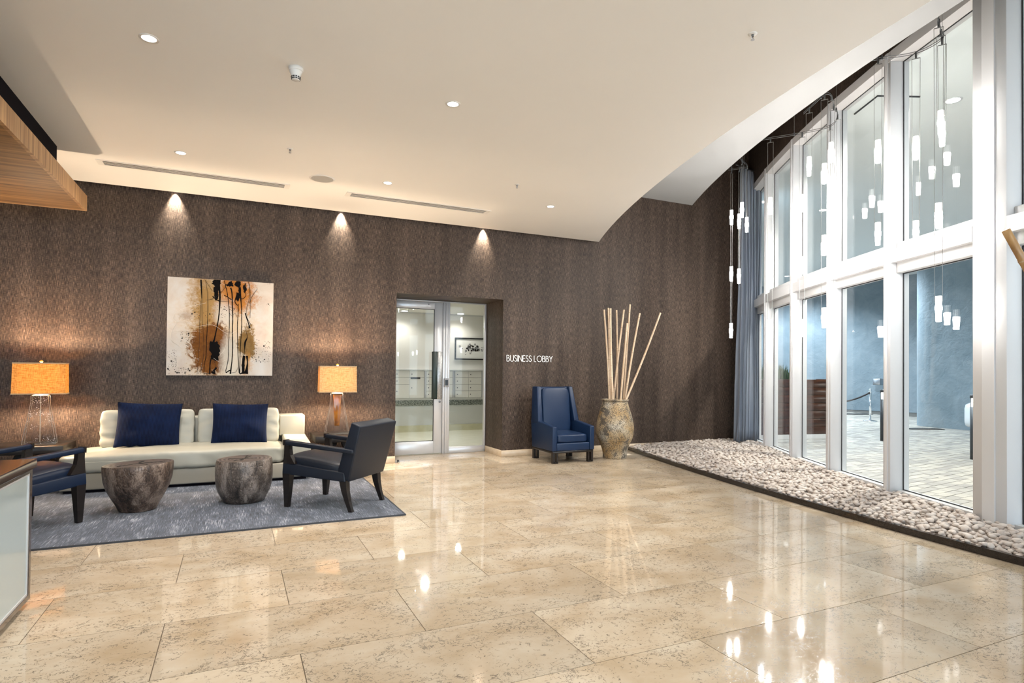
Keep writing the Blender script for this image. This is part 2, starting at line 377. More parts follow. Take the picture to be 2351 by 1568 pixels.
b.inputs['Base Color'].default_value = (0.44, 0.51, 0.52, 1); b.inputs['Roughness'].default_value = 0.12; b.inputs['Specular IOR Level'].default_value = 0.6

# ------------------------------------------------------------------ object helpers
def tag(o, label=None, cat=None, group=None, kind=None):
    if label: o['label'] = label
    if cat: o['category'] = cat
    if group: o['group'] = group
    if kind: o['kind'] = kind
    return o
def empty(name, loc=(0, 0, 0), rz=0.0, label=None, cat=None, group=None, kind=None):
    o = bpy.data.objects.new(name, None); COL.objects.link(o)
    o.location = loc; o.rotation_euler = (0, 0, rz); o.empty_display_size = 0.1
    return tag(o, label, cat, group, kind)
def link(name, me, mat=None, parent=None, loc=None, rot=None, smooth=None):
    o = bpy.data.objects.new(name, me); COL.objects.link(o)
    if mat is not None and not me.materials: me.materials.append(MATS[mat])
    if parent is not None: o.parent = parent
    if loc is not None: o.location = loc
    if rot is not None: o.rotation_euler = rot
    if smooth is not None:
        me.polygons.foreach_set('use_smooth', [smooth]*len(me.polygons))
    return o
def from_py(name, v, f):
    me = bpy.data.meshes.new(name); me.from_pydata([tuple(map(float, p)) for p in v], [], f); me.update(); return me
class MB:
    def __init__(s): s.v = []; s.f = []
    def add(s, v, f):
        k = len(s.v); s.v += [tuple(map(float, p)) for p in v]; s.f += [tuple(i+k for i in q) for q in f]; return s
    def box(s, a, b):
        (x0, y0, z0), (x1, y1, z1) = a, b
        return s.add([(x0, y0, z0), (x1, y0, z0), (x1, y1, z0), (x0, y1, z0), (x0, y0, z1), (x1, y0, z1), (x1, y1, z1), (x0, y1, z1)],
                     [(0, 3, 2, 1), (4, 5, 6, 7), (0, 1, 5, 4), (1, 2, 6, 5), (2, 3, 7, 6), (3, 0, 4, 7)])
    def hexa(s, lo, hi):   # two quads (ccw from above)
        return s.add(list(lo)+list(hi), [(0, 3, 2, 1), (4, 5, 6, 7), (0, 1, 5, 4), (1, 2, 6, 5), (2, 3, 7, 6), (3, 0, 4, 7)])
    def prism(s, poly, z0, z1):
        n = len(poly); v = [(x, y, z0) for x, y in poly]+[(x, y, z1) for x, y in poly]
        f = [tuple(range(n-1, -1, -1)), tuple(range(n, 2*n))]+[(i, (i+1) % n, n+(i+1) % n, n+i) for i in range(n)]
        return s.add(v, f)
    def tube(s, pts, r, seg=8, caps=True):
        pts = [Vector(tuple(map(float, p))) for p in pts]; n = len(pts); rs = r if isinstance(r, (list, tuple)) else [r]*n
        v = []; f = []; ref = None
        for i, p in enumerate(pts):
            t = (pts[min(i+1, n-1)]-pts[max(i-1, 0)]).normalized()
            if ref is None: ref = Vector((0, 0, 1)) if abs(t.z) < 0.9 else Vector((1, 0, 0))
            a = t.cross(ref).normalized(); b_ = t.cross(a).normalized(); ref = b_.cross(t) if False else ref
            for k in range(seg):
                th = 2*math.pi*k/seg; v.append(p+a*math.cos(th)*rs[i]+b_*math.sin(th)*rs[i])
        for i in range(n-1):
            for k in range(seg):
                f.append((i*seg+k, i*seg+(k+1) % seg, (i+1)*seg+(k+1) % seg, (i+1)*seg+k))
        if caps: f += [tuple(range(seg-1, -1, -1)), tuple((n-1)*seg+k for k in range(seg))]
        return s.add(v, f)
    def lathe(s, prof, seg=32, cap0=True, cap1=True, c=(0, 0, 0)):
        v = []; f = []
        for r, z in prof:
            for k in range(seg):
                a = 2*math.pi*k/seg; v.append((c[0]+r*math.cos(a), c[1]+r*math.sin(a), c[2]+z))
        n = len(prof)
        for i in range(n-1):
            for k in range(seg):
                f.append((i*seg+k, i*seg+(k+1) % seg, (i+1)*seg+(k+1) % seg, (i+1)*seg+k))
        if cap0: f.append(tuple(range(seg-1, -1, -1)))
        if cap1: f.append(tuple((n-1)*seg+k for k in range(seg)))
        return s.add(v, f)
    def mesh(s, name): return from_py(name, s.v, s.f)
    def obj(s, name, mat, parent=None, loc=None, rot=None, smooth=False):
        return link(name, s.mesh(name), mat, parent, loc, rot, smooth)
def autosmooth(o, ang=40):
    me = o.data; bm = bmesh.new(); bm.from_mesh(me)
    for f in bm.faces: f.smooth = True
    a = math.radians(ang)
    for e in bm.edges:
        e.smooth = not (len(e.link_faces) == 2 and e.calc_face_angle(0) > a)
    bm.to_mesh(me); bm.free(); return o
def bevel_obj(o, r=0.01, seg=2, ang=30):
    me = o.data; bm = bmesh.new(); bm.from_mesh(me)
    es = [e for e in bm.edges if len(e.link_faces) == 2 and e.calc_face_angle(0) > math.radians(ang)]
    bmesh.ops.bevel(bm, geom=es, offset=r, segments=seg, profile=0.5, affect='EDGES', clamp_overlap=True)
    for f in bm.faces: f.smooth = True
    bm.to_mesh(me); bm.free()
    return o
def rbox(name, a, b, mat, parent=None, r=0.01, seg=2):
    o = MB().box(a, b).obj(name, mat, parent); bevel_obj(o, r, seg)
    me = o.data
    return autosmooth(o, 50)
def boxo(name, a, b, mat, parent=None): return MB().box(a, b).obj(name, mat, parent)
def cushion(name, size, mat, parent=None, loc=(0, 0, 0), rot=(0, 0, 0), k=5.0, n=14, puff=0.0, wr=0.0, wsc=(6, 6, 6), seed=0, fn=None):
    bm = bmesh.new(); bmesh.ops.create_cube(bm, size=2.0)
    bmesh.ops.subdivide_edges(bm, edges=bm.edges[:], cuts=n, use_grid_fill=True)
    hx, hy, hz = (s/2 for s in size)
    for v in bm.verts:
        p = v.co.copy(); q = (abs(p.x)**k+abs(p.y)**k+abs(p.z)**k)**(1/k); p = p/q
        w = Vector((p.x*hx, p.y*hy, p.z*hz))
        if puff: w.z += puff*(1-p.x**2)*(1-p.y**2)*(1 if p.z > 0 else -0.2)
        if wr:
            nz = mnoise.noise(Vector((w.x*wsc[0]+seed, w.y*wsc[1], w.z*wsc[2])))
            w += p.normalized()*nz*wr
        if fn: w = fn(p, w)
        v.co = w
    for f in bm.faces: f.smooth = True
    me = bpy.data.meshes.new(name); bm.to_mesh(me); bm.free()
    return link(name, me, mat, parent, loc, rot)
def light(name, kind, loc, power, color, parent=None, rot=None, **kw):
    d = bpy.data.lights.new(name, kind); d.energy = power; d.color = color
    for k, v in kw.items(): setattr(d, k, v)
    o = bpy.data.objects.new(name, d); COL.objects.link(o); o.location = loc
    if rot is not None: o.rotation_euler = rot
    if parent is not None: o.parent = parent
    return o
def copy_tree(o, parent=None):
    c = o.copy(); COL.objects.link(c); c.parent = parent
    for ch in [x for x in o.children]: copy_tree(ch, c)
    return c

# ================================================================== STRUCTURE
WY, ZC, ZU = 7.985, 3.30, 4.14      # back wall, low ceiling, upper ceiling
XL, YB, ZT = -6.0, -5.0, 5.4
def arc_low(y): return 24.262-math.sqrt(21.066**2-(y+0.974)**2)
def arc_up(y): return 25.165-math.sqrt(20.704**2-(y+2.138)**2)
def arc_curb(y): return 33.263-math.sqrt(28.568**2-(y-0.154)**2)
FC, FR = np.array([26.087, -5.088]), 21.85
def fac(s):   # facade glass path, s = metres along it from G0 (away from the camera)
    a0 = math.atan2(2.557+5.088, 5.617-26.087); a = a0-s/FR
    return FC+FR*np.array([math.cos(a), math.sin(a)])

# --- floor: slab with grout and single limestone tiles
floor = MB().prism([(XL, YB), (4.3, YB)]+[tuple(fac(q)+np.array([0.015, -0.005])) for q in np.linspace(-5.7, 6.2, 30)]+[(8.6, 8.1), (8.6, 8.66), (XL, 8.66)], -0.06, -0.004).obj('floor', 'grout')
tag(floor, 'polished beige limestone tile floor of the lobby', 'floor', kind='structure')
TA, TB, TX, TY = 1.155, 0.6013, 0.2811, 4.6118
tb = MB().box((-TA/2+0.002, -TB/2+0.002, -0.012), (TA/2-0.002, TB/2-0.002, 0.0)); tme = tb.mesh('tile')
def tile(xc, yc, me=tme):
    o = link('tile', me, 'limestone_tile', floor, (xc, yc, 0)); return o
for k in range(-7, 14):
    yc = TY-(k+0.5)*TB
    y1 = yc+TB/2
    off = 0.0 if k % 2 else 0.5
    for i in range(-4, 8):
        xc = TX+(i+0.5+off)*TA
        x0, x1 = xc-TA/2, xc+TA/2
        if y1 < -2.6 or x1 < -3.6: continue
        if x0 > arc_curb(min(max(yc, -2), 7.9))+0.25 and yc < 8.1: continue
        if yc-TB/2 > 8.0 and (x1 < 1.9 or x0 > 3.7): continue
        # trim at the back wall / doorway
        ya, yb_ = yc-TB/2, y1
        if yc+TB/2 > WY and (x0 < 1.975 or x1 > 3.56):
            xa, xb = max(x0, 1.976 if ya > WY-0.02 else x0), min(x1, 3.559 if ya > WY-0.02 else x1)
            yb2 = min(yb_, 8.65)
            mb = MB()
            cxm, cym = (xa+xb)/2, yc
            if ya < WY-0.02:
                mb.box((x0-cxm+0.0015, ya-cym+0.0012, -0.012), (x1-cxm-0.0015, min(yb_, WY)-cym, 0))
                cx0, cx1 = max(x0, 1.976), min(x1, 3.559)
                if cx1 > cx0 and yb_ > WY: mb.box((cx0-cxm, WY-cym, -0.012), (cx1-cxm, yb2-cym, 0))
            else:
                if xb <= xa: continue
                mb.box((xa-cxm, ya-cym+0.0012, -0.012), (xb-cxm, yb2-cym, 0))
            tile(cxm, cym, mb.mesh('tile'))
        else:
            tile(xc, yc)

# --- back wall with recessed doorway, left and rear walls
wb = MB()
wb.box((XL, WY, 0), (1.975, 8.665, ZT)); wb.box((3.56, WY, 0), (8.62, 8.665, ZT)); wb.box((1.975, WY, 2.305), (3.56, 8.665, ZT))
wall_back = tag(wb.obj('wall_back', 'wallpaper'), 'brown woven-texture wallpapered back wall with a door recess', 'wall', kind='structure')
tag(MB().box((XL-0.2, YB, 0), (XL, 8.665, ZT)).obj('wall_left', 'lobby_wall'), 'light painted side wall beyond the reception desk', 'wall', kind='structure')
tag(MB().box((XL-0.2, YB-0.2, ZC-0.1), (6.4, YB, ZT)).obj('wall_rear', 'lobby_wall'), 'light painted wall over the added glazing behind the viewer', 'wall', kind='structure')
rw = empty('window_20', (0, YB, 0), 0, 'added unseen glazing letting sky light in behind the viewer', 'window', kind='structure')  # unseen glazing added to let sky fill light into the room
for k in range(8):
    x = XL+k*(arc_low(-5)+2.4-XL)/7
    boxo('mullion', (x-0.05, -0.12, 0), (x+0.05, 0.0, ZC-0.1), 'white_frame', rw)
    if k < 7: boxo('pane', (x+0.05, -0.07, 0.0), (x+(arc_low(-5)+2.4-XL)/7-0.05, -0.06, ZC-0.1), 'window_glass', rw)
# baseboards
BH = 0.092
bb = MB(); bb.box((XL, WY-0.018, 0), (1.975, WY, BH)); bevel_obj(tag(bb.obj('baseboard_left', 'base_stone'), 'beige stone baseboard left of the door recess', 'baseboard', kind='structure'), 0.003, 1)
bb = MB(); bb.box((3.542, WY-0.018, 0), (5.72, WY, BH)); bb.box((3.542, WY, 0), (3.56, 8.60, BH)); bb.box((5.72, WY-0.018, 0), (8.5, WY, BH))
bevel_obj(tag(bb.obj('baseboard_right', 'base_stone'), 'beige stone baseboard right of the door recess', 'baseboard', kind='structure'), 0.003, 1)

# --- ceilings
ys = np.linspace(YB, WY-0.075, 40)
poly = [(XL, YB)]+[(arc_low(y), y) for y in ys]+[(XL, WY-0.075)]
ceil_o = tag(MB().prism(poly, ZC, 4.62).obj('ceiling', 'ceiling_paint'), 'low beige ceiling with a curved free edge', 'ceiling', kind='structure')
ys2 = np.linspace(YB, WY, 40)
poly = [(arc_low(y)-0.02, y) for y in ys2[::-1]]+[(arc_up(y), y) for y in ys2]
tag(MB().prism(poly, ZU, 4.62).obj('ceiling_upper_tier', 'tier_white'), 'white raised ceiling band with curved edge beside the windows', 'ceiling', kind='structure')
tag(MB().box((XL-0.2, YB-0.2, ZT), (9.4, 8.7, ZT+0.1)).obj('ceiling_void', 'wallpaper'), 'dark ceiling of the void above the window wall', 'ceiling', kind='structure')

# --- facade: faceted white framed glazing along a shallow arc
ZS, ZG0, ZG1, ZT0, ZT1, ZH, ZHH = 0.03, 0.10, 4.45, 2.29, 2.595, 4.45, 4.55
S = [-5.7, -4.56, -3.42, -2.28, -1.14, 0.0, 1.337, 2.480, 3.594, 4.814, 5.90]
DIN = 0.135
def slab(mb, s0, s1, o0, o1, z0, z1):
    """box between path stations; offsets measured outward (+) / into the room (-) from the glass"""
    p0, p1 = fac(s0), fac(s1); t = (p1-p0)/np.linalg.norm(p1-p0); n = np.array([t[1], -t[0]])   # outward (away from the room)
    q = [p0+n*o0, p1+n*o0, p1+n*o1, p0+n*o1]
    if (o1-o0) < 0: q = q[::-1]
    # order ccw
    a = sum(q[i][0]*q[(i+1) % 4][1]-q[(i+1) % 4][0]*q[i][1] for i in range(4))
    if a < 0: q = q[::-1]
    mb.hexa([(x, y, z0) for x, y in q], [(x, y, z1) for x, y in q]); return mb
wn = 0
facade_names = ['white framed window bay behind the viewer at the room corner', 'white framed window bay far outside the right edge', 'white framed window bay right of the viewer',
    'white framed window bay beside the leaning bamboo vase', 'white framed window bay at the right edge before the wide post',
    'largest window bay right of the thick white post, car bollard behind it', 'window bay showing the rope stanchion outside', 'window bay showing the wooden planter boards outside',
    'narrow-looking window bay with planter grass behind it', 'window bay half hidden by the blue curtain']
for i in range(len(S)-1):
    wn += 1
    w0 = 0.32 if S[i] == 0.0 else 0.11
    root = empty('window_%d' % wn, (0, 0, 0), 0, facade_names[i], 'window', kind='structure')
    a, b_ = S[i]+w0, S[i+1]
    # mullion: stepped post
    mb = MB(); slab(mb, S[i], a, -DIN, 0.06, ZS, ZHH)
    mu = mb.obj('mullion', 'white_frame', root); bevel_obj(mu, 0.004, 1)
    if w0 > 0.2:
        cv = MB(); slab(cv, S[i]+0.10, S[i]+0.215, -DIN-0.012, -DIN, ZS, ZHH); cv.obj('mullion_cover', 'white_frame', root)
    else:
        cv = MB(); slab(cv, S[i]+0.035, S[i]+0.075, -DIN-0.010, -DIN, ZS, ZHH); cv.obj('mullion_cover', 'white_frame', root)
    mb = MB(); slab(mb, a, b_, -0.075, 0.06, ZT0, ZT1); tr = mb.obj('transom', 'white_frame', root); bevel_obj(tr, 0.004, 1)
    mb = MB(); slab(mb, a, b_, -DIN-0.004, -0.075, ZT0+0.10, ZT1-0.075); mb.obj('transom_cap', 'white_frame', root)
    mb = MB(); slab(mb, a, b_, -0.075, 0.06, ZS, ZG0); mb.obj('sill', 'white_frame', root)
    mb = MB(); slab(mb, S[i], b_, -DIN-0.004, 0.06, ZH, ZHH); mb.obj('head', 'head_grey', root)
    for nm, z0, z1 in (('lower_pane', ZG0, ZT0), ('upper_pane', ZT1, ZG1)):
        g = MB(); slab(g, a, b_, 0.0, 0.010, z0, z1); g.obj(nm, 'window_glass', root)
        gk = MB()
        slab(gk, a, a+0.012, -0.006, 0.0, z0, z1); slab(gk, b_-0.012, b_, -0.006, 0.0, z0, z1)
        slab(gk, a, b_, -0.006, 0.0, z0, z0+0.010); slab(gk, a, b_, -0.006, 0.0, z1-0.010, z1)
        gk.obj('gasket', 'gasket', root)
mb = MB(); slab(mb, S[-1], S[-1]+0.16, -DIN, 0.06, ZS, ZHH)
tag(mb.obj('trim_1', 'white_frame'), 'white end post where the window wall meets the brown wall', 'post', kind='structure')
hw = MB()
for i in range(len(S)-1): slab(hw, S[i], S[i+1], -DIN+0.002, 0.055, ZHH, ZT)
slab(hw, S[-1], S[-1]+0.4, -DIN+0.002, 0.055, ZHH, ZT)
tag(hw.obj('wall_window_header', 'wallpaper'), 'brown papered bulkhead above the window wall', 'wall', kind='structure')
g0 = fac(S[0])
tag(MB().box((g0[0]-0.1, YB-0.2, 0), (g0[0]+0.3, g0[1], ZT)).obj('wall_right', 'lobby_wall'), 'light wall closing the window front behind the viewer', 'wall', kind='structure')

# --- pebble bed base and black granite curb
cy = np.linspace(-2.6, WY, 46)
poly = [(arc_curb(y)+0.02, y) for y in cy]+[tuple(fac(s)+np.array([-0.03, 0.01])) for s in np.linspace(6.3, -5.0, 30)]
poly = [p for p in poly if p[1] <= WY]
bed = tag(MB().prism(poly, -0.003, 0.022).obj('floor_pebble_bed', 'bed_soil'), 'sandy bed under the pebbles along the windows', 'bed', kind='structure')
cb = MB(); v = []; f = []
for y in cy:
    x = arc_curb(y); v += [(x, y, 0), (x+0.042, y, 0), (x+0.042, y, 0.054), (x, y, 0.054)]
for i in range(len(cy)-1):
    for k in range(4): f.append((i*4+k, i*4+(k+1) % 4, i*4+4+(k+1) % 4, i*4+4+k))
f += [(0, 1, 2, 3), tuple(4*(len(cy)-1)+k for k in (3, 2, 1, 0))]
cb.add(v, f); co = cb.obj('trim_2', 'granite_black')
bm = bmesh.new(); bm.from_mesh(co.data); bmesh.ops.recalc_face_normals(bm, faces=bm.faces); bm.to_mesh(co.data); bm.free()
tag(co, 'black polished granite curb curving along the pebble bed', 'curb', kind='structure')

# ------------------------------------------------------------------ door (glazed aluminium leaf and fixed sidelight)
DY = 8.64
door = empty('door_1', (0, 0, 0), 0, 'aluminium framed glass door and sidelight set back in the brown wall', 'door', kind='structure')
def dbox(nm, x0, x1, z0, z1, y0, y1, mat, par=None, r=0.004): return rbox(nm, (x0, y0, z0), (x1, y1, z1), mat, par or door, r, 1)
dbox('head_frame', 1.99, 3.558, 2.285, 2.303, DY-0.02, DY+0.05, 'alu')
leaf = MB()
leaf.box((1.99, DY-0.02, 0.01), (2.10, DY+0.025, 2.28)); leaf.box((2.715, DY-0.02, 0.01), (2.842, DY+0.025, 2.28))
leaf.box((2.10, DY-0.02, 0.01), (2.715, DY+0.025, 0.195)); leaf.box((2.10, DY-0.02, 2.175), (2.715, DY+0.025, 2.28))
lf = leaf.obj('door_leaf', 'alu', door); bevel_obj(lf, 0.004, 1)
bead = MB()
for (x0, x1, z0, z1) in ((2.10, 2.108, 0.195, 2.175), (2.707, 2.715, 0.195, 2.175), (2.10, 2.715, 0.195, 0.203), (2.10, 2.715, 2.167, 2.175)):
    bead.box((x0, DY-0.012, z0), (x1, DY-0.002, z1))
bead.obj('gasket', 'gasket', lf)
boxo('pane', (2.10, DY, 0.195), (2.715, DY+0.008, 2.175), 'door_glass', lf)
hd = rbox('handle_plate', (2.742, DY-0.055, 0.825), (2.836, DY-0.022, 1.535), 'handle_metal', lf, 0.004, 1)
rbox('handle_edge', (2.672, DY-0.105, 0.825), (2.741, DY-0.03, 1.535), 'handle_edge', lf, 0.004, 1)
MB().lathe([(0.016, 0), (0.016, 0.012), (0.010, 0.014)], 20).obj('lock', 'steel_dark', lf, (2.805, DY-0.02, 0.782), (math.pi/2, 0, 0))
MB().lathe([(0.010, 0), (0.010, 0.008)], 14).obj('screw_cap', 'steel_dark', lf, (2.62, DY-0.02, 2.245), (math.pi/2, 0, 0))
for x0, x1, dd in ((2.848, 2.885, 0.0), (2.885, 2.925, 0.012), (2.925, 2.958, 0.0)):
    dbox('centre_post', x0, x1, 0.0, 2.285, DY-0.03-dd, DY+0.04, 'alu', None, 0.002)
dbox('side_sill', 2.958, 3.558, 0.0, 0.092, DY-0.025, DY+0.04, 'alu')
dbox('side_stile', 3.528, 3.558, 0.092, 2.285, DY-0.02, DY+0.035, 'alu')
boxo('side_pane', (2.958, DY, 0.092), (3.528, DY+0.008, 2.285), 'door_glass', door)
rd = rbox('card_reader', (2.862, DY-0.068, 1.005), (2.932, DY-0.042, 1.135), 'reader_grey', door, 0.006, 2)
boxo('reader_face', (2.874, DY-0.071, 1.03), (2.920, DY-0.067, 1.112), 'reader_face', rd)

# ------------------------------------------------------------------ room behind the door (mail room)
LY = 11.87
tag(MB().box((0.8, 8.665, -0.06), (6.2, LY+0.1, 0.0)).obj('floor_mailroom', 'lobby_floor'), 'pale stone floor of the mail room behind the glass door', 'floor', kind='structure')
lw = MB(); lw.box((0.7, LY, 0), (6.3, LY+0.15, 2.75)); lw.box((0.7, 8.665, 0), (0.8, LY, 2.75)); lw.box((6.2, 8.665, 0), (6.3, LY, 2.75))
tag(lw.obj('wall_mailroom', 'lobby_wall'), 'white walls of the mail room seen through the glass door', 'wall', kind='structure')
tag(MB().box((0.7, 8.665, 2.43), (6.3, LY+0.1, 2.75)).obj('ceiling_mailroom', 'lobby_wall'), 'white ceiling of the mail room', 'ceiling', kind='structure')
tag(MB().box((0.8, LY-0.02, 2.405), (6.2, LY, 2.43)).obj('trim_3', 'soffit_white'), 'white cornice strip along the top of the mail room wall', 'trim', kind='structure')
tag(MB().box((0.8, LY-0.10, 0), (6.2, LY-0.085, 0.13)).obj('baseboard_mailroom', 'lobby_base'), 'yellowish stone baseboard of the mail room', 'baseboard', kind='structure')
sh = empty('wall_ledge', (0, 0, 0), 0, 'mail room wainscot ledge with speckled green granite edge', 'ledge', kind='structure')
boxo('panel', (0.8, LY-0.085, 0.13), (6.2, LY, 0.53), 'lobby_panel', sh); boxo('panel', (0.8, LY-0.082, 0.685), (6.2, LY, 1.239), 'mail_gap', sh); rbox('granite_band', (0.8, LY-0.11, 0.53), (6.2, LY, 0.64), 'granite_green', sh, 0.004, 1)
boxo('white_rail', (0.8, LY-0.10, 0.64), (6.2, LY, 0.685), 'mailbox_paint', sh); rbox('top_shelf', (0.8, LY-0.15, 1.239), (6.2, LY, 1.275), 'soffit_white', sh, 0.004, 1)
def mail_unit(x0, x1, layout, label):
    r = empty('mailbox_unit', ((x0+x1)/2, LY-0.115, 0.687), 0, label, 'mailbox', 'mailbox units in the mail room')
    w = (x1-x0)/2; hh = 0.55
    boxo('body', (-w-0.024, -0.012, 0), (w+0.024, 0.03, hh), 'mail_gap', r)
    boxo('post', (w+0.003, -0.036, 0), (w+0.024, -0.012, hh), 'alu', r); boxo('post', (-w-0.024, -0.036, 0), (-w-0.003, -0.012, hh), 'alu', r)
    for ci, rows in enumerate(layout):
        xa = -w+ci*w; z = hh
        for k in rows:
            z0 = z-hh*k
            d = boxo('door', (xa+0.003, -0.026, z0+0.003), (xa+w-0.003, -0.012, z-0.003), 'mailbox_paint', r)
            MB().lathe([(0.011, 0), (0.011, 0.006)], 10).obj('lock', 'steel_dark', d, (xa+0.045, -0.028, (z+z0)/2), (math.pi/2, 0, 0))
            z = z0
    return r
Q = [.25]*4
mail_unit(2.25, 2.83, [Q, Q], 'mailbox unit at the left edge behind the glass door leaf')
u = mail_unit(2.88, 3.487, [[.25, .25, .5], [.25, .75]], 'mailbox unit with large parcel doors behind the door leaf')
boxo('label_plate', (0.02, -0.031, 0.385), (0.22, -0.028, 0.42), 'dark_plastic', u)
mail_unit(3.533, 4.098, [Q, [.25, .25, .5]], 'mailbox unit behind the door handle and centre post')
mail_unit(4.155, 4.74, [Q, Q], 'mailbox unit with eight equal doors behind the sidelight')
mail_unit(4.795, 5.38, [Q, Q], 'mailbox unit behind the right edge of the sidelight')
pf = empty('framed_picture', (4.56, LY-0.002, 1.48), 0, 'black framed print of grey blocks on the mail room wall', 'picture')
fr = MB()
for a, b_ in (((-.38, -.03, 0), (-.355, 0, .465)), ((.355, -.03, 0), (.38, 0, .465)), ((-.355, -.03, 0), (.355, 0, .025)), ((-.355, -.03, .44), (.355, 0, .465))): fr.box(a, b_)
fr.obj('frame', 'frame_black', pf); boxo('mat', (-.355, -.012, .025), (.355, -.004, .44), 'mat_white', pf)
pr = MB(); rr_ = random.Random(5)
for k in range(46):
    x = rr_.gauss(0, 0.11); z = 0.235+rr_.gauss(0, 0.04)-0.0*x; s_ = rr_.uniform(0.016, 0.05)
    x = max(-0.27, min(0.27, x)); z = max(0.10, min(0.37, z)); pr.box((x-s_/2, -.0135-0.0002*k/46, z-s_/2), (x+s_/2, -.012, z+s_/2))
tag(pr.obj('print', 'grey_ink', pf), kind='stuff'); pr2 = MB()
for k in range(24):
    x = rr_.gauss(0.04, 0.09); z = 0.235+rr_.gauss(0, 0.03); s_ = rr_.uniform(0.014, 0.04); x = max(-0.27, min(0.27, x)); pr2.box((x-s_/2, -.0142, z-s_/2), (x+s_/2, -.012, z+s_/2))
tag(pr2.obj('print_dark', 'thin_ink', pf), kind='stuff')
for x, lab, yl in ((3.02, 'round ceiling light of the mail room behind the door leaf', LY-0.30), (4.20, 'round ceiling light of the mail room behind the sidelight', LY-0.30), (3.0, 'added unseen fill light of the mail room just inside the door', 9.9)):  # last one is unseen, added to fill the mail room with light
    r = empty('mailroom_light', (x, yl, 2.43), 0, lab, 'ceiling light', 'mail room ceiling lights')
    MB().lathe([(0.085, -0.012), (0.085, 0.0)], 24).obj('trim_ring', 'soffit_white', r); MB().lathe([(0.065, -0.016), (0.065, -0.012)], 24).obj('lens', 'light_disc', r)
    light('lamp', 'SPOT', (0, 0, -0.03), 23 if yl > 11 else 95, (1.0, 0.96, 0.88), r, (math.radians(-8), 0, 0), spot_size=math.radians(150), spot_blend=0.8, shadow_soft_size=0.05)

# ================================================================== CEILING FITTINGS
def downlight(x, y, label, dim=1.0):
    r = empty('downlight', (x, y, ZC), 0, label, 'downlight', 'recessed ceiling downlights')
    o = MB().lathe([(0.066, -0.004), (0.088, -0.008), (0.092, -0.003), (0.092, 0.0), (0.066, 0.0)], 36, False, False).obj('trim_ring', 'trim_plastic', r, None, None, True)
    MB().lathe([(0.066, -0.0025), (0.066, 0.0)], 32).obj('lens', 'light_disc', r)
    r.scale = (0.62, 0.62, 0.62)
    light('lamp', 'SPOT', (0, 0, -0.02), P_DOWN*dim, WARM, r, None, spot_size=math.radians(140), spot_blend=0.9, shadow_soft_size=0.03)
DLX = (-0.51, 1.497, 3.547)
lab = {(0, 0): 'nearest left recessed downlight, largest in the upper left ceiling', (1, 0): 'recessed downlight in the middle of the ceiling right of the smoke detector',
       (0, 1): 'recessed downlight just above the long left air vent', (1, 1): 'recessed downlight between the two air vents near the wall', (2, 1): 'recessed downlight nearest the curved ceiling edge'}
ky = ZC/3.32
def cz(px, py): p = onz(px, py, ZC); return p[0], p[1]
for k, px in {(0, 0): (342, 88), (1, 0): (1040, 239), (0, 1): (415, 351), (1, 1): (890, 420), (2, 1): (1264, 474)}.items():
    downlight(*cz(*px), lab[k])
n_b = 0
for yy in (2.15, 0.0, -2.15):  # unseen downlights added outside the frame as room fill
    for xx in (-2.5, -0.5, 1.48):
        n_b += 1
        if abs(yy-2.15) < .1 and xx < -2: continue
        downlight(xx, yy, 'added unseen fill downlight in the ceiling, %s row behind the frame, %s column' % ({2.15: 'first', 0.0: 'second', -2.15: 'third'}[yy], {-2.5: 'left', -0.5: 'middle', 1.48: 'right'}[xx]), 0.38)

def sprinkler(px, label):
    x, y = cz(*px); r = empty('sprinkler', (x, y, ZC), 0, label, 'sprinkler', 'ceiling sprinklers'); r.scale = (0.75, 0.75, 0.75)
    MB().lathe([(0.020, -0.006), (0.034, -0.004), (0.036, 0.0)], 24).obj('escutcheon', 'trim_plastic', r, None, None, True)
    MB().lathe([(0.009, -0.022), (0.011, -0.006)], 12).obj('body', 'steel_dark', r)
    fm = MB(); fm.tube([(-0.010, 0, -0.018), (-0.012, 0, -0.032), (0, 0, -0.046)], 0.0025, 6); fm.tube([(0.010, 0, -0.018), (0.012, 0, -0.032), (0, 0, -0.046)], 0.0025, 6); fm.obj('frame', 'steel', r)
    MB().lathe([(0.0025, -0.042), (0.0025, -0.02)], 8).obj('bulb', 'planter_wood', r)
    MB().lathe([(0.015, -0.050), (0.015, -0.047)], 16).obj('deflector', 'steel', r)
sprinkler((1728, 78), 'ceiling sprinkler near the curved edge at upper right')
sprinkler((666, 342), 'ceiling sprinkler above the long left air vent')
sprinkler((1187, 424), 'ceiling sprinkler above the right air vent')
x, y = cz(679.5, 156); sd = empty('smoke_detector', (x, y, ZC), 0, 'white conical smoke detector on the ceiling', 'smoke detector'); sd.scale = (0.8, 0.8, 0.8)
MB().lathe([(0.056, -0.028), (0.060, -0.022), (0.060, 0.0)], 32).obj('base', 'trim_plastic', sd, None, None, True)
o = MB().lathe([(0.028, -0.105), (0.032, -0.102), (0.034, -0.088), (0.041, -0.060), (0.052, -0.038), (0.054, -0.028)], 32).obj('cone', 'trim_plastic', sd, None, None, True)
for k in range(12):
    a = 2*math.pi*k/12
    for z, rr2 in ((-0.082, 0.0362), (-0.096, 0.0335)):
        MB().box((-0.006, -0.003, -0.0042), (0.006, 0.003, 0.0042)).obj('slot', 'dark_plastic', sd, (rr2*math.sin(a), -rr2*math.cos(a), z), (0, 0, a))
x, y = cz(740, 410); spk = empty('ceiling_speaker', (x, y, ZC), 0, 'round grey in-ceiling speaker between the two vents', 'speaker'); spk.scale = (0.87, 0.87, 1)
MB().lathe([(0.132, -0.006), (0.150, -0.004), (0.152, 0)], 40).obj('rim', 'trim_plastic', spk, None, None, True)
MB().lathe([(0.131, -0.0075), (0.131, -0.005)], 40).obj('grille', 'grille', spk)
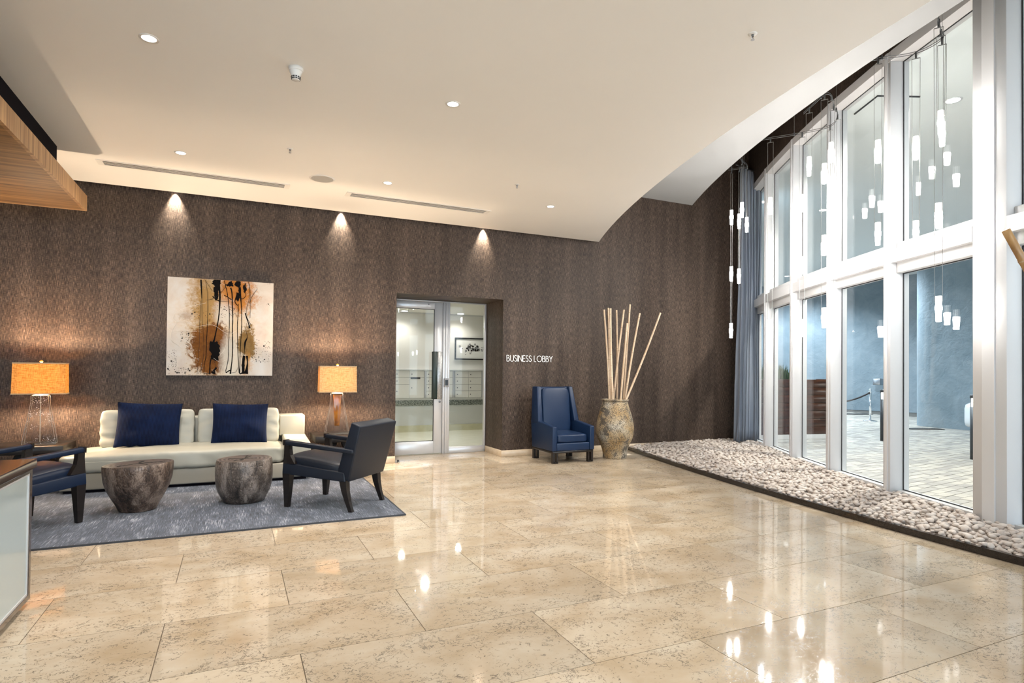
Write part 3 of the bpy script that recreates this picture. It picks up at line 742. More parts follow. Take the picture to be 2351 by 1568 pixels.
def vent(x0, x1, yc, label):
    r = empty('air_vent', ((x0+x1)/2, yc, ZC), 0, label, 'air vent', 'linear ceiling air vents')
    L = (x1-x0)/2; hw_ = 0.085
    fm = MB(); fm.box((-L, -hw_, -0.006), (L, -hw_+0.022, 0)); fm.box((-L, hw_-0.022, -0.006), (L, hw_, 0)); fm.box((-L, -hw_+0.022, -0.006), (-L+0.055, hw_-0.022, 0)); fm.box((L-0.055, -hw_+0.022, -0.006), (L, hw_-0.022, 0))
    fm.obj('frame', 'trim_plastic', r); boxo('dark_slot', (-L+0.055, -hw_+0.022, -0.0015), (L-0.055, hw_-0.022, -0.0005), 'vent_dark', r)
    for k in range(3):
        yk = -hw_+0.022+(k+1)*(2*hw_-0.044)/4
        MB().hexa([(-L+.055, yk-.008, -.006), (L-.055, yk-.008, -.006), (L-.055, yk+.004, -.006), (-L+.055, yk+.004, -.006)], [(-L+.055, yk-.004, -.0012), (L-.055, yk-.004, -.0012), (L-.055, yk+.008, -.0012), (-L+.055, yk+.008, -.0012)]).obj('slat', 'trim_plastic', r)
va, vb = cz(219, 366), cz(664, 432); vent(va[0], vb[0], (va[1]+vb[1])/2, 'long slotted ceiling air vent at left above the painting')
va, vb = cz(794, 445), cz(1123, 487); vent(va[0], vb[0], (va[1]+vb[1])/2, 'long slotted ceiling air vent at right above the door')
# wall grazing lights in the slot between ceiling and wall
for px, lab_ in (((403, 440), 'hidden wall washer in the ceiling slot above the painting'), ((783, 490), 'hidden wall washer in the ceiling slot above the right lamp'), ((1109, 530), 'hidden wall washer in the ceiling slot above the door')):
    x = onY(px[0], px[1], WY)[0]
    r = empty('wall_washer', (x, WY-0.040, ZC+0.045), 0, lab_, 'wall light', 'wall washers in the ceiling slot')
    MB().lathe([(0.028, 0.0), (0.030, 0.09)], 20).obj('can', 'trim_plastic', r)
    MB().lathe([(0.022, -0.002), (0.022, 0.0)], 20).obj('lens', 'light_disc', r)
    light('lamp', 'SPOT', (0, 0, -0.01), P_COVE, (1.0, 0.90, 0.74), r, (math.radians(10), 0, 0), spot_size=math.radians(62), spot_blend=1.0, shadow_soft_size=0.012)

# wooden canopy over the reception desk, with black shaft up to the ceiling
CXE, CYE, CZ0, CZ1 = -1.332, 7.0, 2.778, 2.926
cn = empty('wood_canopy', (CXE, CYE, CZ0), 0, 'orange zebra-wood hanging canopy at upper left', 'canopy')
seam = 5.72-CYE
for y0, y1 in ((seam, 0.0), (seam-2.4, seam-0.004), (seam-4.8, seam-2.404)):
    boxo('side_panel', (-0.025, y0, 0), (0, y1, CZ1-CZ0), 'zebrano_side', cn)
boxo('end_panel', (-2.6, -0.02, 0.0), (-0.025, 0.0, CZ1-CZ0), 'zebrano_side', cn)
boxo('underside', (-2.6, -6.1, 0.0), (-0.025, -0.02, 0.03), 'zebrano_under', cn)
boxo('top', (-2.6, -6.1, CZ1-CZ0-0.02), (-0.025, -0.02, CZ1-CZ0-0.002), 'black_gap', cn)
boxo('shaft', (-2.4, -5.9, CZ1-CZ0), (-1.525-CXE, 6.76-CYE, ZC-CZ0), 'black_gap', cn)

# ================================================================== LEFT: RECEPTION DESK
dk = empty('reception_desk', (-0.974, 3.975, 0), 0, 'reception desk with dark wood top and frosted glass front', 'desk')
rbox('desk_top', (-1.1, -3.2, 0.722), (0.016, 0.012, 0.770), 'desk_wood', dk, 0.004, 2)
boxo('body', (-1.05, -3.15, 0.06), (-0.03, -0.03, 0.722), 'dark_plastic', dk)
for k, (y0, y1) in enumerate(((-1.57, 0.0), (-3.15, -1.575))):
    fm = MB(); fm.box((-0.03, y0, 0.03), (0.0, y0+0.03, 0.722)); fm.box((-0.03, y1-0.03, 0.03), (0.0, y1, 0.722)); fm.box((-0.03, y0+0.03, 0.03), (0, y1-0.03, 0.055)); fm.box((-0.03, y0+0.03, 0.70), (0, y1-0.03, 0.722))
    fm.obj('front_frame', 'desk_wood', dk); bd = MB()
    for a, b_ in (((-0.014, y0+0.03, 0.055), (-0.004, y0+0.042, 0.70)), ((-0.014, y1-0.042, 0.055), (-0.004, y1-0.03, 0.70)), ((-0.014, y0+0.042, 0.055), (-0.004, y1-0.042, 0.067)), ((-0.014, y0+0.042, 0.688), (-0.004, y1-0.042, 0.70))): bd.box(a, b_)
    bd.obj('bead', 'alu', dk)
    boxo('glass_panel', (-0.02, y0+0.042, 0.067), (-0.008, y1-0.042, 0.688), 'frosted_panel', dk)
boxo('end_panel', (-1.05, -0.03, 0.03), (-0.03, 0.0, 0.722), 'desk_wood', dk)
boxo('plinth', (-1.0, -3.1, 0.0), (-0.06, -0.06, 0.06), 'dark_plastic', dk)

# ================================================================== RUG, SOFA, CUSHIONS
rg = empty('area_rug', (0, 0, 0), 0, 'blue-grey streaked area rug under the seating group', 'rug')
boxo('pile', (-2.95, 5.10, 0.0), (1.352, 7.42, 0.011), 'rug', rg)
ed = MB(); ed.box((-2.962, 5.088, 0), (1.364, 5.10, 0.0125)); ed.box((-2.962, 7.42, 0), (1.364, 7.432, 0.0125)); ed.box((1.352, 5.10, 0), (1.364, 7.42, 0.0125)); ed.box((-2.962, 5.10, 0), (-2.95, 7.42, 0.0125))
ed.obj('bound_edge', 'rug_edge', rg)
RZ = 0.0128
sf = empty('sofa', (-0.38, 7.12, RZ), 0, 'cream leather sofa with one arm against the brown wall', 'sofa')
# local: x -1.19..1.18, y 0 (front) .. 0.84
boxo('plinth', (-1.13, 0.03, 0.0), (1.13, 0.80, 0.03), 'black_gap', sf)
rbox('base', (-1.16, 0.0, 0.028), (0.905, 0.83, 0.195), 'cream_base', sf, 0.015, 3)
def seatfn(p, w):
    # sag and soft front wrinkles
    if p.z > 0.2: w.z += 0.012*math.sin(w.x*2.2+0.6)-0.010*math.exp(-((w.x-0.25)/0.3)**2)
    if p.y < -0.7:
        wv = mnoise.noise(Vector((w.x*14+w.z*9, 3.1, w.z*5)))
        w.y += 0.012*wv*max(0.0, min(1, (w.x+0.3)*2.2)); w.z += 0.006*wv
    return w
cushion('seat_cushion', (2.12, 0.84, 0.20), 'cream_leather', sf, (-0.135, 0.385, 0.287), k=7.0, n=44, puff=0.025, wr=0.006, wsc=(3, 3, 3), seed=4, fn=seatfn)
rbox('back_rest', (-0.94, 0.66, 0.19), (0.90, 0.83, 0.69), 'cream_leather', sf, 0.025, 3)
def armfn(p, w): return w
ar = MB().hexa([(0.905, 0.0, 0.03), (1.18, 0.0, 0.03), (1.18, 0.83, 0.03), (0.905, 0.83, 0.03)], [(0.905, 0.0, 0.43), (1.18, 0.0, 0.415), (1.18, 0.83, 0.465), (0.905, 0.83, 0.47)]).obj('arm', 'cream_leather', sf)
autosmooth(bevel_obj(ar, 0.028, 4), 60)
rbox('arm_back_block', (0.87, 0.57, 0.44), (1.165, 0.83, 0.69), 'cream_leather', sf, 0.022, 3)
def backfn(seed):
    def fn(p, w):
        e = abs(p.x)
        w.z *= 1.0+0.05*(e**4)
        wv = mnoise.noise(Vector((w.x*7+seed, w.z*16, 2.0)))
        if e > 0.55: w.x += 0.010*wv; w.y += 0.012*wv
        return w
    return fn
cushion('back_cushion', (0.89, 0.17, 0.40), 'cream_leather', sf, (-0.475, 0.57, 0.573), (math.radians(-10), 0, 0), k=11, n=18, fn=backfn(1))
cushion('back_cushion', (0.86, 0.17, 0.40), 'cream_leather', sf, (0.435, 0.57, 0.573), (math.radians(-10), 0, 0), k=11, n=18, fn=backfn(9))
def pillow(name, size, loc, rot, label, seed):
    hx, hy, th = size[0]/2, size[1]/2, size[2]/2
    bm = bmesh.new(); n = 26; g = {}
    for side in (1, -1):
        for i in range(n+1):
            for j in range(n+1):
                if side < 0 and (i in (0, n) or j in (0, n)): g[side, i, j] = g[1, i, j]; continue
                u_, v_ = 2*i/n-1, 2*j/n-1
                t = max(0.0, (1-abs(u_)**2.6)*(1-abs(v_)**2.6))**0.55
                pin = 0.05*(1-(abs(u_*v_))**1.0)
                x = u_*hx*(1-0.045*(1-v_*v_)*(abs(u_)**3)); z = v_*hy*(1-0.05*(1-u_*u_)*(abs(v_)**3))
                yv = side*th*t+0.014*mnoise.noise(Vector((x*7+seed, z*9, side*2.0)))*t*1.6
                if v_ < -0.8: z += 0.012*mnoise.noise(Vector((x*16+seed, 0, 0)))
                g[side, i, j] = bm.verts.new((x, yv, z))
    for side in (1, -1):
        for i in range(n):
            for j in range(n):
                q = [g[side, i, j], g[side, i+1, j], g[side, i+1, j+1], g[side, i, j+1]]
                f = bm.faces.new(q if side < 0 else q[::-1]); f.smooth = True
    me = bpy.data.meshes.new(name); bm.to_mesh(me); bm.free()
    return tag(link(name, me, 'blue_corduroy', None, loc, rot), label, 'pillow', 'navy throw pillows on the sofa')
pillow('throw_pillow', (0.61, 0.485, 0.17), (-0.835, 7.49, 0.640), (math.radians(-14), math.radians(2.5), 0), 'navy blue corduroy throw pillow on the left half of the sofa', 2)
pillow('throw_pillow', (0.585, 0.465, 0.17), (0.062, 7.50, 0.628), (math.radians(-14), math.radians(1.5), 0), 'navy blue corduroy throw pillow on the right half nearest the sofa arm', 11)

# ================================================================== STUMP TABLES
def stump(loc, prof, top_r, h, label, mat, seed, tilt):
    r = empty('stump_table', (*loc, RZ), 0, label, 'side table', 'wood stump tables on the rug')
    seg = 72; v = []; f = []
    for rr2, z in prof:
        for k in range(seg):
            a = 2*math.pi*k/seg
            q = 1+0.018*mnoise.noise(Vector((math.cos(a)*1.6+seed, math.sin(a)*1.6, z*1.5)))+0.006*mnoise.noise(Vector((math.cos(a)*7, math.sin(a)*7+seed, z*6)))
            zz = z+(z/h)*tilt[0]*rr2*math.cos(a)+(z/h)*tilt[1]*rr2*math.sin(a)
            v.append((rr2*q*math.cos(a), rr2*q*math.sin(a), zz))
    n = len(prof)
    for i in range(n-1):
        for k in range(seg): f.append((i*seg+k, i*seg+(k+1) % seg, (i+1)*seg+(k+1) % seg, (i+1)*seg+k))
    f.append(tuple(range(seg-1, -1, -1)))
    MB().add(v, f).obj('trunk', mat, r, None, None, True)
    # top disc with radial splits
    tv = [(0, 0, h-0.004)]; tf = []
    for ring in (0.35, 0.7, 1.0):
        for k in range(seg):
            x, y_, zz = v[(n-1)*seg+k]; tv.append((x*ring, y_*ring, h-0.004+(zz-h)*ring+(0.004 if ring == 1.0 else 0.0)))
    for k in range(seg): tf.append((0, 1+k, 1+(k+1) % seg))
    for q in range(2):
        for k in range(seg): tf.append((1+q*seg+k, 1+(q+1)*seg+k, 1+(q+1)*seg+(k+1) % seg, 1+q*seg+(k+1) % seg))
    tp = MB().add(tv, tf).obj('top', 'stump_top', r, None, None, True)
    rr3 = random.Random(seed)
    for k in range(6):
        a = rr3.uniform(0, 6.28); l = top_r*rr3.uniform(0.4, 0.85); w_ = rr3.uniform(0.008, 0.022) if k < 2 else 0.005
        da, db = math.cos(a), math.sin(a); zt = h-0.001
        zl = zt+(tilt[0]*da+tilt[1]*db)*l
        MB().hexa([(-db*w_*.2, da*w_*.2, zt-.004), (db*w_*.2, -da*w_*.2, zt-.004), (da*l+db*w_, db*l-da*w_, zl-.004), (da*l-db*w_, db*l+da*w_, zl-.004)],
                  [(-db*w_*.2, da*w_*.2, zt), (db*w_*.2, -da*w_*.2, zt), (da*l+db*w_, db*l-da*w_, zl), (da*l-db*w_, db*l+da*w_, zl)]).obj('split', 'dark_plastic', tp)
    return r
h1 = 0.405
stump((-0.760, 6.155), [(0.142, 0), (0.150, 0.012), (0.166, 0.05), (0.205, 0.12), (0.240, 0.19), (0.263, 0.27), (0.272, 0.35), (0.273, 0.395), (0.268, h1)], 0.26, h1, 'flared brown tree-stump table in front of the left pillow', 'bark_brown', 3, (0.04, -0.03))
h2 = 0.398
stump((0.092, 6.185), [(0.172, 0), (0.184, 0.015), (0.202, 0.05), (0.230, 0.11), (0.246, 0.18), (0.251, 0.26), (0.249, 0.33), (0.244, 0.38), (0.237, h2)], 0.23, h2, 'rounded barrel-shaped grey-brown stump table near the sofa arm', 'bark_grey', 8, (0.015, 0.0))

# ================================================================== LOUNGE CHAIRS
def lounge_chair(loc, rz, leather, label):
    r = empty('lounge_chair', (*loc, RZ), rz, label, 'armchair', 'low lounge chairs with wooden arms')
    # seat rail (apron) wrapped in leather, tapering to the back
    ap = MB().hexa([(-.305, -.315, .262), (.305, -.315, .262), (.325, .335, .300), (-.325, .335, .300)], [(-.300, -.30, .345), (.300, -.30, .345), (.322, .33, .405), (-.322, .33, .405)]).obj('seat_rail', leather, r)
    bevel_obj(ap, 0.012, 3); autosmooth(ap, 60)
    def sfn(p, w):
        w.z += -0.055*(w.y < 5)*(0.3-w.y)*0.9 if True else 0
        return w
    cushion('seat_cushion', (.575, .62, .12), leather, r, (0, 0.035, 0.418), (0, 0, 0), k=4.5, n=16, puff=0.035, fn=lambda p, w: Vector((w.x, w.y, w.z-0.07*(0.31-w.y)/0.62)))
    # reclined back
    bk = MB().hexa([(-.298, -.345, .262), (.298, -.345, .262), (.290, -.215, .330), (-.290, -.215, .330)], [(-.318, -.470, .757), (.318, -.470, .757), (.312, -.372, .790), (-.312, -.372, .790)]).obj('backrest', leather, r)
    bevel_obj(bk, 0.014, 3); autosmooth(bk, 60)
    cushion('back_pad', (.545, .38, .05), leather, r, (0, -0.300, 0.575), (math.radians(108.5), 0, 0), k=6, n=10, puff=0.0)
    for s in (-1, 1):
        x = s*0.288
        q = lambda cx_, cy_, z, hw_, hd_: [(cx_-hw_, cy_-hd_, z), (cx_+hw_, cy_-hd_, z), (cx_+hw_, cy_+hd_, z), (cx_-hw_, cy_+hd_, z)]
        MB().hexa(q(s*.285, .300, 0, .018, .020), q(x, .292, .305, .034, .038)).obj('leg', 'espresso', r)
        lg = MB(); pr_ = [(0, -.352, .017, .018), (.09, -.318, .020, .022), (.18, -.292, .026, .028), (.275, -.278, .030, .034)]
        for a, b_ in zip(pr_[:-1], pr_[1:]): lg.hexa(q(s*.262, a[1], a[0], a[2], a[3]), q(s*.262, b_[1], b_[0], b_[2], b_[3]))
        lg.obj('leg', 'espresso', r)
        # arm post curving out at its foot, wooden arm with leather wrap
        po = MB(); pp = [(.395, .262, .062), (.43, .272, .048), (.47, .283, .034), (.52, .286, .028), (.575, .288, .027)]
        for a, b_ in zip(pp[:-1], pp[1:]): po.hexa(q(s*.30, a[1], a[0], .022, a[2]), q(s*.30, b_[1], b_[0], .022, b_[2]))
        po.obj('arm_post', 'espresso', r)
        arm = MB().hexa([(s*.30-.03, -.40, .515), (s*.30+.03, -.40, .515), (s*.30+.03, .318, .562), (s*.30-.03, .318, .562)], [(s*.30-.03, -.40, .552), (s*.30+.03, -.40, .552), (s*.30+.03, .318, .604), (s*.30-.03, .318, .604)]).obj('armrest', leather, r)
        bevel_obj(arm, 0.010, 2); autosmooth(arm, 60)
        boxo('arm_tip', (s*.30-.030, .300, .560), (s*.30+.030, .322, .607), 'espresso', r)
    return r
lounge_chair((0.862, 5.772), math.radians(47), 'navy_leather_dark', 'dark navy leather lounge chair seen from behind on the rug')
lounge_chair((-1.535, 5.79), math.radians(-43), 'navy_leather', 'navy leather lounge chair partly behind the reception desk')

# ================================================================== END TABLES AND LAMPS
def end_table(cx_, cy_, label):
    r = empty('end_table', (cx_, cy_, 0), 0, label, 'end table', 'dark wood end tables')
    t = rbox('table_top', (-.31, -.275, .385), (.31, .275, .462), 'table_wood', r, 0.004, 1)
    for s in (-1, 1):
        MB().hexa([(s*.22-.05, -.19, 0), (s*.22+.05, -.19, 0), (s*.22+.05, -.10, 0), (s*.22-.05, -.10, 0)], [(s*.07-.055, -.045, .385), (s*.07+.055, -.045, .385), (s*.07+.055, .045, .385), (s*.07-.055, .045, .385)]).obj('leg', 'table_wood', r)
        MB().hexa([(s*.22-.05, .10, 0), (s*.22+.05, .10, 0), (s*.22+.05, .19, 0), (s*.22-.05, .19, 0)], [(s*.07-.055, -.045, .385), (s*.07+.055, -.045, .385), (s*.07+.055, .045, .385), (s*.07-.055, .045, .385)]).obj('leg', 'table_wood', r)
    return r
end_table(-1.872, 7.64, 'dark wood end table under the left lamp beside the sofa')
end_table(1.182, 7.63, 'dark wood end table under the right lamp beside the sofa arm')
def lamp(cx_, cy_, rz, shade, glass, core, label, power):
    z0 = 0.463
    r = empty('table_lamp', (cx_, cy_, z0), rz, label, 'table lamp', 'glass table lamps')
    # flared square glass base, hollow
    def ring(w, d, z): return [(-w, -d, z), (w, -d, z), (w, d, z), (-w, d, z)]
    pr_ = [(.138, .062, 0.0), (.128, .058, .08), (.112, .053, .18), (.095, .049, .28), (.082, .046, .36), (.073, .045, .44), (.072, .045, .495)]
    mb = MB(); v = []; f = []
    for w, d, z in pr_: v += ring(w, d, z)
    n = len(pr_)
    for i in range(n-1):
        for k in range(4): f.append((i*4+k, i*4+(k+1) % 4, i*4+4+(k+1) % 4, i*4+4+k))
    f += [(3, 2, 1, 0), tuple(4*(n-1)+k for k in range(4))]
    mb.add(v, f); g = mb.obj('glass_base', glass, r); bevel_obj(g, 0.006, 2, 50)
    eg = MB()
    for k in range(4): eg.tube([v[i*4+k] for i in range(n)], 0.0016, 6)
    for k in range(4): eg.tube([v[k], v[(k+1) % 4]], 0.0016, 6)
    eg.obj('glass_edge', 'tube_glass_edge', r)
    if core:
        c_ = MB(); c_.hexa([(-.030, -.020, .10), (.030, -.020, .10), (.030, .020, .10), (-.030, .020, .10)], [(-.052, -.03, .485), (.052, -.03, .485), (.052, .03, .485), (-.052, .03, .485)])
        co_ = c_.obj('amber_core', 'amber_glass', r); bevel_obj(co_, 0.008, 2)
    else:
        MB().tube([(0, 0, .02), (0, 0, .495)], 0.004, 8).obj('stem', 'lamp_metal', r)
    MB().lathe([(0.070, .495), (0.072, .500), (0.050, .506), (0.018, .512), (0.016, .535), (0.008, .54), (0.008, .86)], 24).obj('neck', 'lamp_metal', r, None, None, True)
    # rectangular fabric shade, open at top and bottom
    zs, ze = .512, .836; a, b_ = (.222, .105), (.216, .102); th = 0.003
    s = MB(); v = []
    for w, d, z in ((a[0], a[1], zs), (b_[0], b_[1], ze)): v += ring(w, d, z)
    for w, d, z in ((b_[0]-th, b_[1]-th, ze), (a[0]-th, a[1]-th, zs)): v += ring(w, d, z)
    f = []
    for i in range(4):
        j = (i+1) % 4
        for k in range(4): f.append((i*4+k, i*4+(k+1) % 4, j*4+(k+1) % 4, j*4+k))
    so = s.add(v, f).obj('lamp_shade', shade, r)
    for w, d, z in ((a[0]+.001, a[1]+.001, zs+.006), (b_[0]+.001, b_[1]+.001, ze-.006)):
        tr_ = MB()
        for x0, x1, y0, y1 in ((-w, w, -d-.002, -d), (-w, w, d, d+.002), (-w-.002, -w, -d, d), (w, w+.002, -d, d)): tr_.box((x0, y0, z-.006), (x1, y1, z+.006))
        tr_.obj('shade_trim', 'shade_band', so)
    MB().tube([(-.21, 0, ze-.02), (.21, 0, ze-.02)], 0.002, 6).obj('spider', 'lamp_metal', so)
    MB().lathe([(0.004, .835), (0.014, .845), (0.016, .852), (0.010, .862), (0.003, .866)], 16).obj('finial', 'brass_finial', r, None, None, True)
    MB().lathe([(0.008, .655), (0.014, .665), (0.017, .675), (0.014, .69), (0.004, .70)], 16).obj('bulb', 'bulb_glow', r, (0.0, 0, 0), None, True)
    light('lamp_light', 'POINT', (0.0, 0.0, .765), power*0.5, WARM2, r, None, shadow_soft_size=0.022)
    light('lamp_light', 'POINT', (0.0, 0.0, .590), power*0.5, WARM2, r, None, shadow_soft_size=0.022)
    return r
plain('tube_glass_edge', (0.40, 0.41, 0.39), 0.15, 0.1)
plain('shade_band', (0.50, 0.36, 0.20), 0.8)
lamp(-1.815, 7.63, math.radians(4), 'shade_left', 'lamp_glass', False, 'table lamp with clear bubbled glass base and glowing orange shade', P_TABLE)
lamp(1.150, 7.60, math.radians(-1), 'shade_right', 'lamp_glass_plain', True, 'table lamp with amber-cored glass base and tan shade', P_TABLE*0.9)

# ================================================================== WING CHAIR
wc = empty('wing_chair', (4.250, 7.10, 0), math.radians(0), 'blue leather high-back wing armchair beside the door sign', 'armchair')
# local: x -.335..+.335, y 0 front .. .66 back
rbox('seat_base', (-.262, .008, .168), (.262, .60, .275), 'blue_leather', wc, 0.014, 3)
cushion('seat_cushion', (.515, .53, .125), 'blue_leather', wc, (0, .285, .332), k=7, n=16, puff=0.02, wr=0.005, wsc=(9, 9, 9))
for s in (-1, 1):
    pv = [(0.0, .168), (.62, .168), (.66, .56), (.50, .56), (0.0, .500)]   # y,z side profile
    lo = [(s*.335, y_, z) for y_, z in pv]; hi = [(s*.262, y_, z) for y_, z in pv]
    vv = lo+hi; n = 5
    ff = [tuple(range(n)), tuple(range(2*n-1, n-1, -1))]+[(i, n+i, n+(i+1) % n, (i+1) % n) for i in range(n)]
    if s < 0: ff = [q[::-1] for q in ff]
    a_ = MB().add(vv, ff).obj('arm', 'blue_leather', wc); bevel_obj(a_, 0.014, 3); autosmooth(a_, 60)
    # wing: slim upright side panel of the back
    wg = MB().hexa([(s*.30-.040, .42, .53), (s*.30+.040, .42, .53), (s*.30+.040, .64, .50), (s*.30-.040, .64, .50)], [(s*.262-.034, .545, 1.035), (s*.262+.034, .545, 1.035), (s*.262+.034, .70, 1.035), (s*.262-.034, .70, 1.035)]).obj('wing', 'blue_leather', wc)
    bevel_obj(wg, 0.012, 3); autosmooth(wg, 60)
bk = MB().hexa([(-.262, .50, .24), (.262, .50, .24), (.30, .66, .24), (-.30, .66, .24)], [(-.232, .585, 1.03), (.232, .585, 1.03), (.25, .71, 1.03), (-.25, .71, 1.03)]).obj('backrest', 'blue_leather', wc); bevel_obj(bk, 0.012, 3); autosmooth(bk, 60)
cushion('back_pad', (.455, .70, .08), 'blue_leather', wc, (0, .522, .675), (math.radians(83.5), 0, 0), k=7, n=14, puff=0.018)
rbox('under_frame', (-.325, .01, .138), (.325, .64, .168), 'espresso', wc, 0.003, 1)
def loop_leg(x, y_):
    l = MB(); w = .02
    # hollow rectangular leg seen from the front/side
    l.box((x-.055*(1 if x > 0 else -1)-.0125, y_, 0), (x-.055*(1 if x > 0 else -1)+.0125, y_+.045, .138))
    l.box((x-.0175, y_, 0), (x+.0175, y_+.045, .138))
    a, b_ = sorted((x-.055*(1 if x > 0 else -1), x)); l.box((a, y_, 0), (b_, y_+.045, .022))
    return l.obj('leg', 'espresso', wc)
for x in (-.305, .305):
    for y_ in (.012, .58): loop_leg(x, y_)

# ================================================================== VASES WITH BAMBOO
def vase(loc, label):
    r = empty('clay_vase', (*loc, 0), 0, label, 'vase', 'weathered clay vases')
    prof = [(.168, 0), (.172, .008), (.172, .03), (.182, .11), (.212, .20), (.252, .29), (.272, .36), (.274, .44), (.262, .54), (.236, .64), (.205, .74), (.184, .81), (.178, .83)]
    seg = 64; v = []; f = []
    for rr2, z in prof:
        for k in range(seg):
            a = 2*math.pi*k/seg; q = 1+0.012*mnoise.noise(Vector((math.cos(a)*3, math.sin(a)*3, z*5)))
            v.append((rr2*q*math.cos(a), rr2*q*math.sin(a), z))
    n = len(prof)
    for i in range(n-1):
        for k in range(seg): f.append((i*seg+k, i*seg+(k+1) % seg, (i+1)*seg+(k+1) % seg, (i+1)*seg+k))
    f.append(tuple(range(seg-1, -1, -1)))
    MB().add(v, f).obj('body', 'vase_clay', r, None, None, True)
    MB().lathe([(.178, .828), (.194, .838), (.200, .850), (.193, .860), (.180, .856), (.168, .840), (.162, .80), (.17, .72)], 64, False, False).obj('rim', 'vase_clay', r, None, None, True)
    MB().lathe([(.0, .725), (.172, .73)], 32, False, False).obj('fill', 'soil', r)
    return r
def bamboo(name, tip, base, rad, label, group, mat, seed):
    """base, tip: 3-D points; the pole foot goes on down into the vase"""
    t = Vector(tip); b_ = Vector(base); d = (b_-t).normalized(); L = (b_-t).length
    ft = b_+d*0.11
    r = empty(name, ft, 0, label, 'bamboo pole', group)
    rr3 = random.Random(seed); L2 = (ft-t).length; stp = rr3.uniform(.14, .19); ns = []; s = rr3.uniform(.05, .12)
    while s < L2-.03: ns.append(s); s += stp*rr3.uniform(.85, 1.15)
    pts = []; rad_ = []
    up_ = -d
    ss = sorted(set([0, L2]+[q for x in ns for q in (x-.012, x, x+.012)]))
    bend = rr3.uniform(-.012, .012)
    side = up_.cross(Vector((0.4, 1, 0))).normalized()
    for q in ss:
        k = q/L2; pts.append(up_*q+side*bend*math.sin(math.pi*k)); base_r = rad*(1.0-0.18*k)
        rad_.append(base_r*(1.09 if any(abs(q-x) < 1e-6 for x in ns) else 1.0))
    MB().tube(pts, rad_, 12).obj('culm', mat, r, None, None, True)
    for x in ns:
        k = x/L2; p = up_*x+side*bend*math.sin(math.pi*k)
        MB().tube([p-up_*0.0022, p+up_*0.0022], rad*(1.0-0.18*k)*1.11, 12).obj('node_ring', 'bamboo_node', r)
    return r
VC = np.array([5.07, 7.305])
vase(VC, 'tall weathered clay vase holding bamboo poles by the back wall')
VP = [5.07, 7.305, 0]
bl = [(1387, 711, 1399, 914, -.05, 'leftmost bamboo pole in the vase'), (1396.5, 707, 1402, 916, .07, 'second bamboo pole from the left with a dark knot'), (1401.5, 708, 1407.5, 918, -.08, 'third bamboo pole from the left, thick at the foot'),
      (1415.5, 712, 1416.5, 916, .08, 'straight bamboo pole in the middle of the vase'), (1432.5, 711, 1409, 914, .0, 'slanting bamboo pole crossing the middle one'),
      (1446.5, 699, 1432, 916, .05, 'tallest bamboo pole in the vase'), (1440, 742, 1425, 916, -.06, 'short bamboo pole just left of the tallest one'),
      (1469, 719, 1436, 914, .0, 'second bamboo pole from the right, leaning right'), (1516.5, 718, 1439.5, 912, -.03, 'rightmost bamboo pole leaning far right')]
for i, (x1, y1, x2, y2, dy, lb) in enumerate(bl):
    off = np.array([FW[0], FW[1], 0])*dy
    t = at(x1, y1, np.array(VP)+off*1.0); b_ = at(x2, y2, np.array(VP)+off*0.9)
    bamboo('bamboo_pole', t, b_, 0.0155 if i != 2 else 0.0175, lb, 'bamboo poles in the vase', 'bamboo', 20+i)
# second arrangement, standing just outside the right edge; one pole leans into view
tip = ORG+ray(2309, 528)*2.15; q2 = ORG+ray(2362, 628)*2.15
dv = (q2-tip); dv = dv/np.linalg.norm(dv); kz = (0.86-tip[2])/dv[2]; foot = tip+dv*kz
V2 = foot[:2]+np.array([0.07, -0.03])
vase(V2, 'second clay vase standing outside the right edge')
bamboo('bamboo_pole', tip, foot, 0.0165, 'brown bamboo pole poking in at the right edge', 'bamboo poles in the second vase', 'bamboo_dark', 50)
bamboo('bamboo_pole', foot+np.array([0.45, -0.28, 1.2]), foot+np.array([.09, -.03, 0]), 0.0165, 'brown bamboo pole of the second vase, out of view', 'bamboo poles in the second vase', 'bamboo_dark', 51)

# ================================================================== SIGN
sg = empty('wall_sign', (3.62, WY, 1.40), 0, 'white raised letters reading BUSINESS LOBBY beside the door', 'sign')
def arcp(cx_, cz_, rx, rz, a0, a1, n=12): return [(cx_+rx*math.cos(math.radians(a0+(a1-a0)*i/n)), cz_+rz*math.sin(math.radians(a0+(a1-a0)*i/n))) for i in range(n+1)]
LET = {'B': (.50, [[(0, 0), (0, 1)], [(0, 1), (.20, 1)]+arcp(.20, .77, .20, .23, 90, -90)+[(0, .54)], [(0, .54), (.24, .54)]+arcp(.24, .27, .25, .27, 90, -90)+[(0, 0)]]),
       'U': (.58, [[(0, 1), (0, .30)]+arcp(.29, .30, .29, .30, 180, 360)+[(.58, 1)]]),
       'S': (.44, [arcp(.22, .76, .20, .24, 30, 200)+[(.10, .60), (.34, .42)]+arcp(.20, .26, .22, .26, 40, -150)]),
       'I': (.0, [[(0, 0), (0, 1)]]), 'N': (.62, [[(0, 0), (0, 1), (.62, 0), (.62, 1)]]),
       'E': (.40, [[(.40, 1), (0, 1), (0, 0), (.40, 0)], [(0, .53), (.38, .53)]]), 'L': (.38, [[(0, 1), (0, 0), (.38, 0)]]),
       'O': (.92, [arcp(.46, .5, .46, .5, 0, 360, 28)]), 'Y': (.60, [[(0, 1), (.30, .48), (.60, 1)], [(.30, .48), (.30, 0)]])}
CAP = 0.088; xk = 0.0; items = []
for ch in 'BUSINESS LOBBY':
    if ch == ' ': xk += .34; continue
    w, st = LET[ch]; items.append((ch, xk)); xk += w+.185
sxk = 0.762/((xk-.185)*CAP)
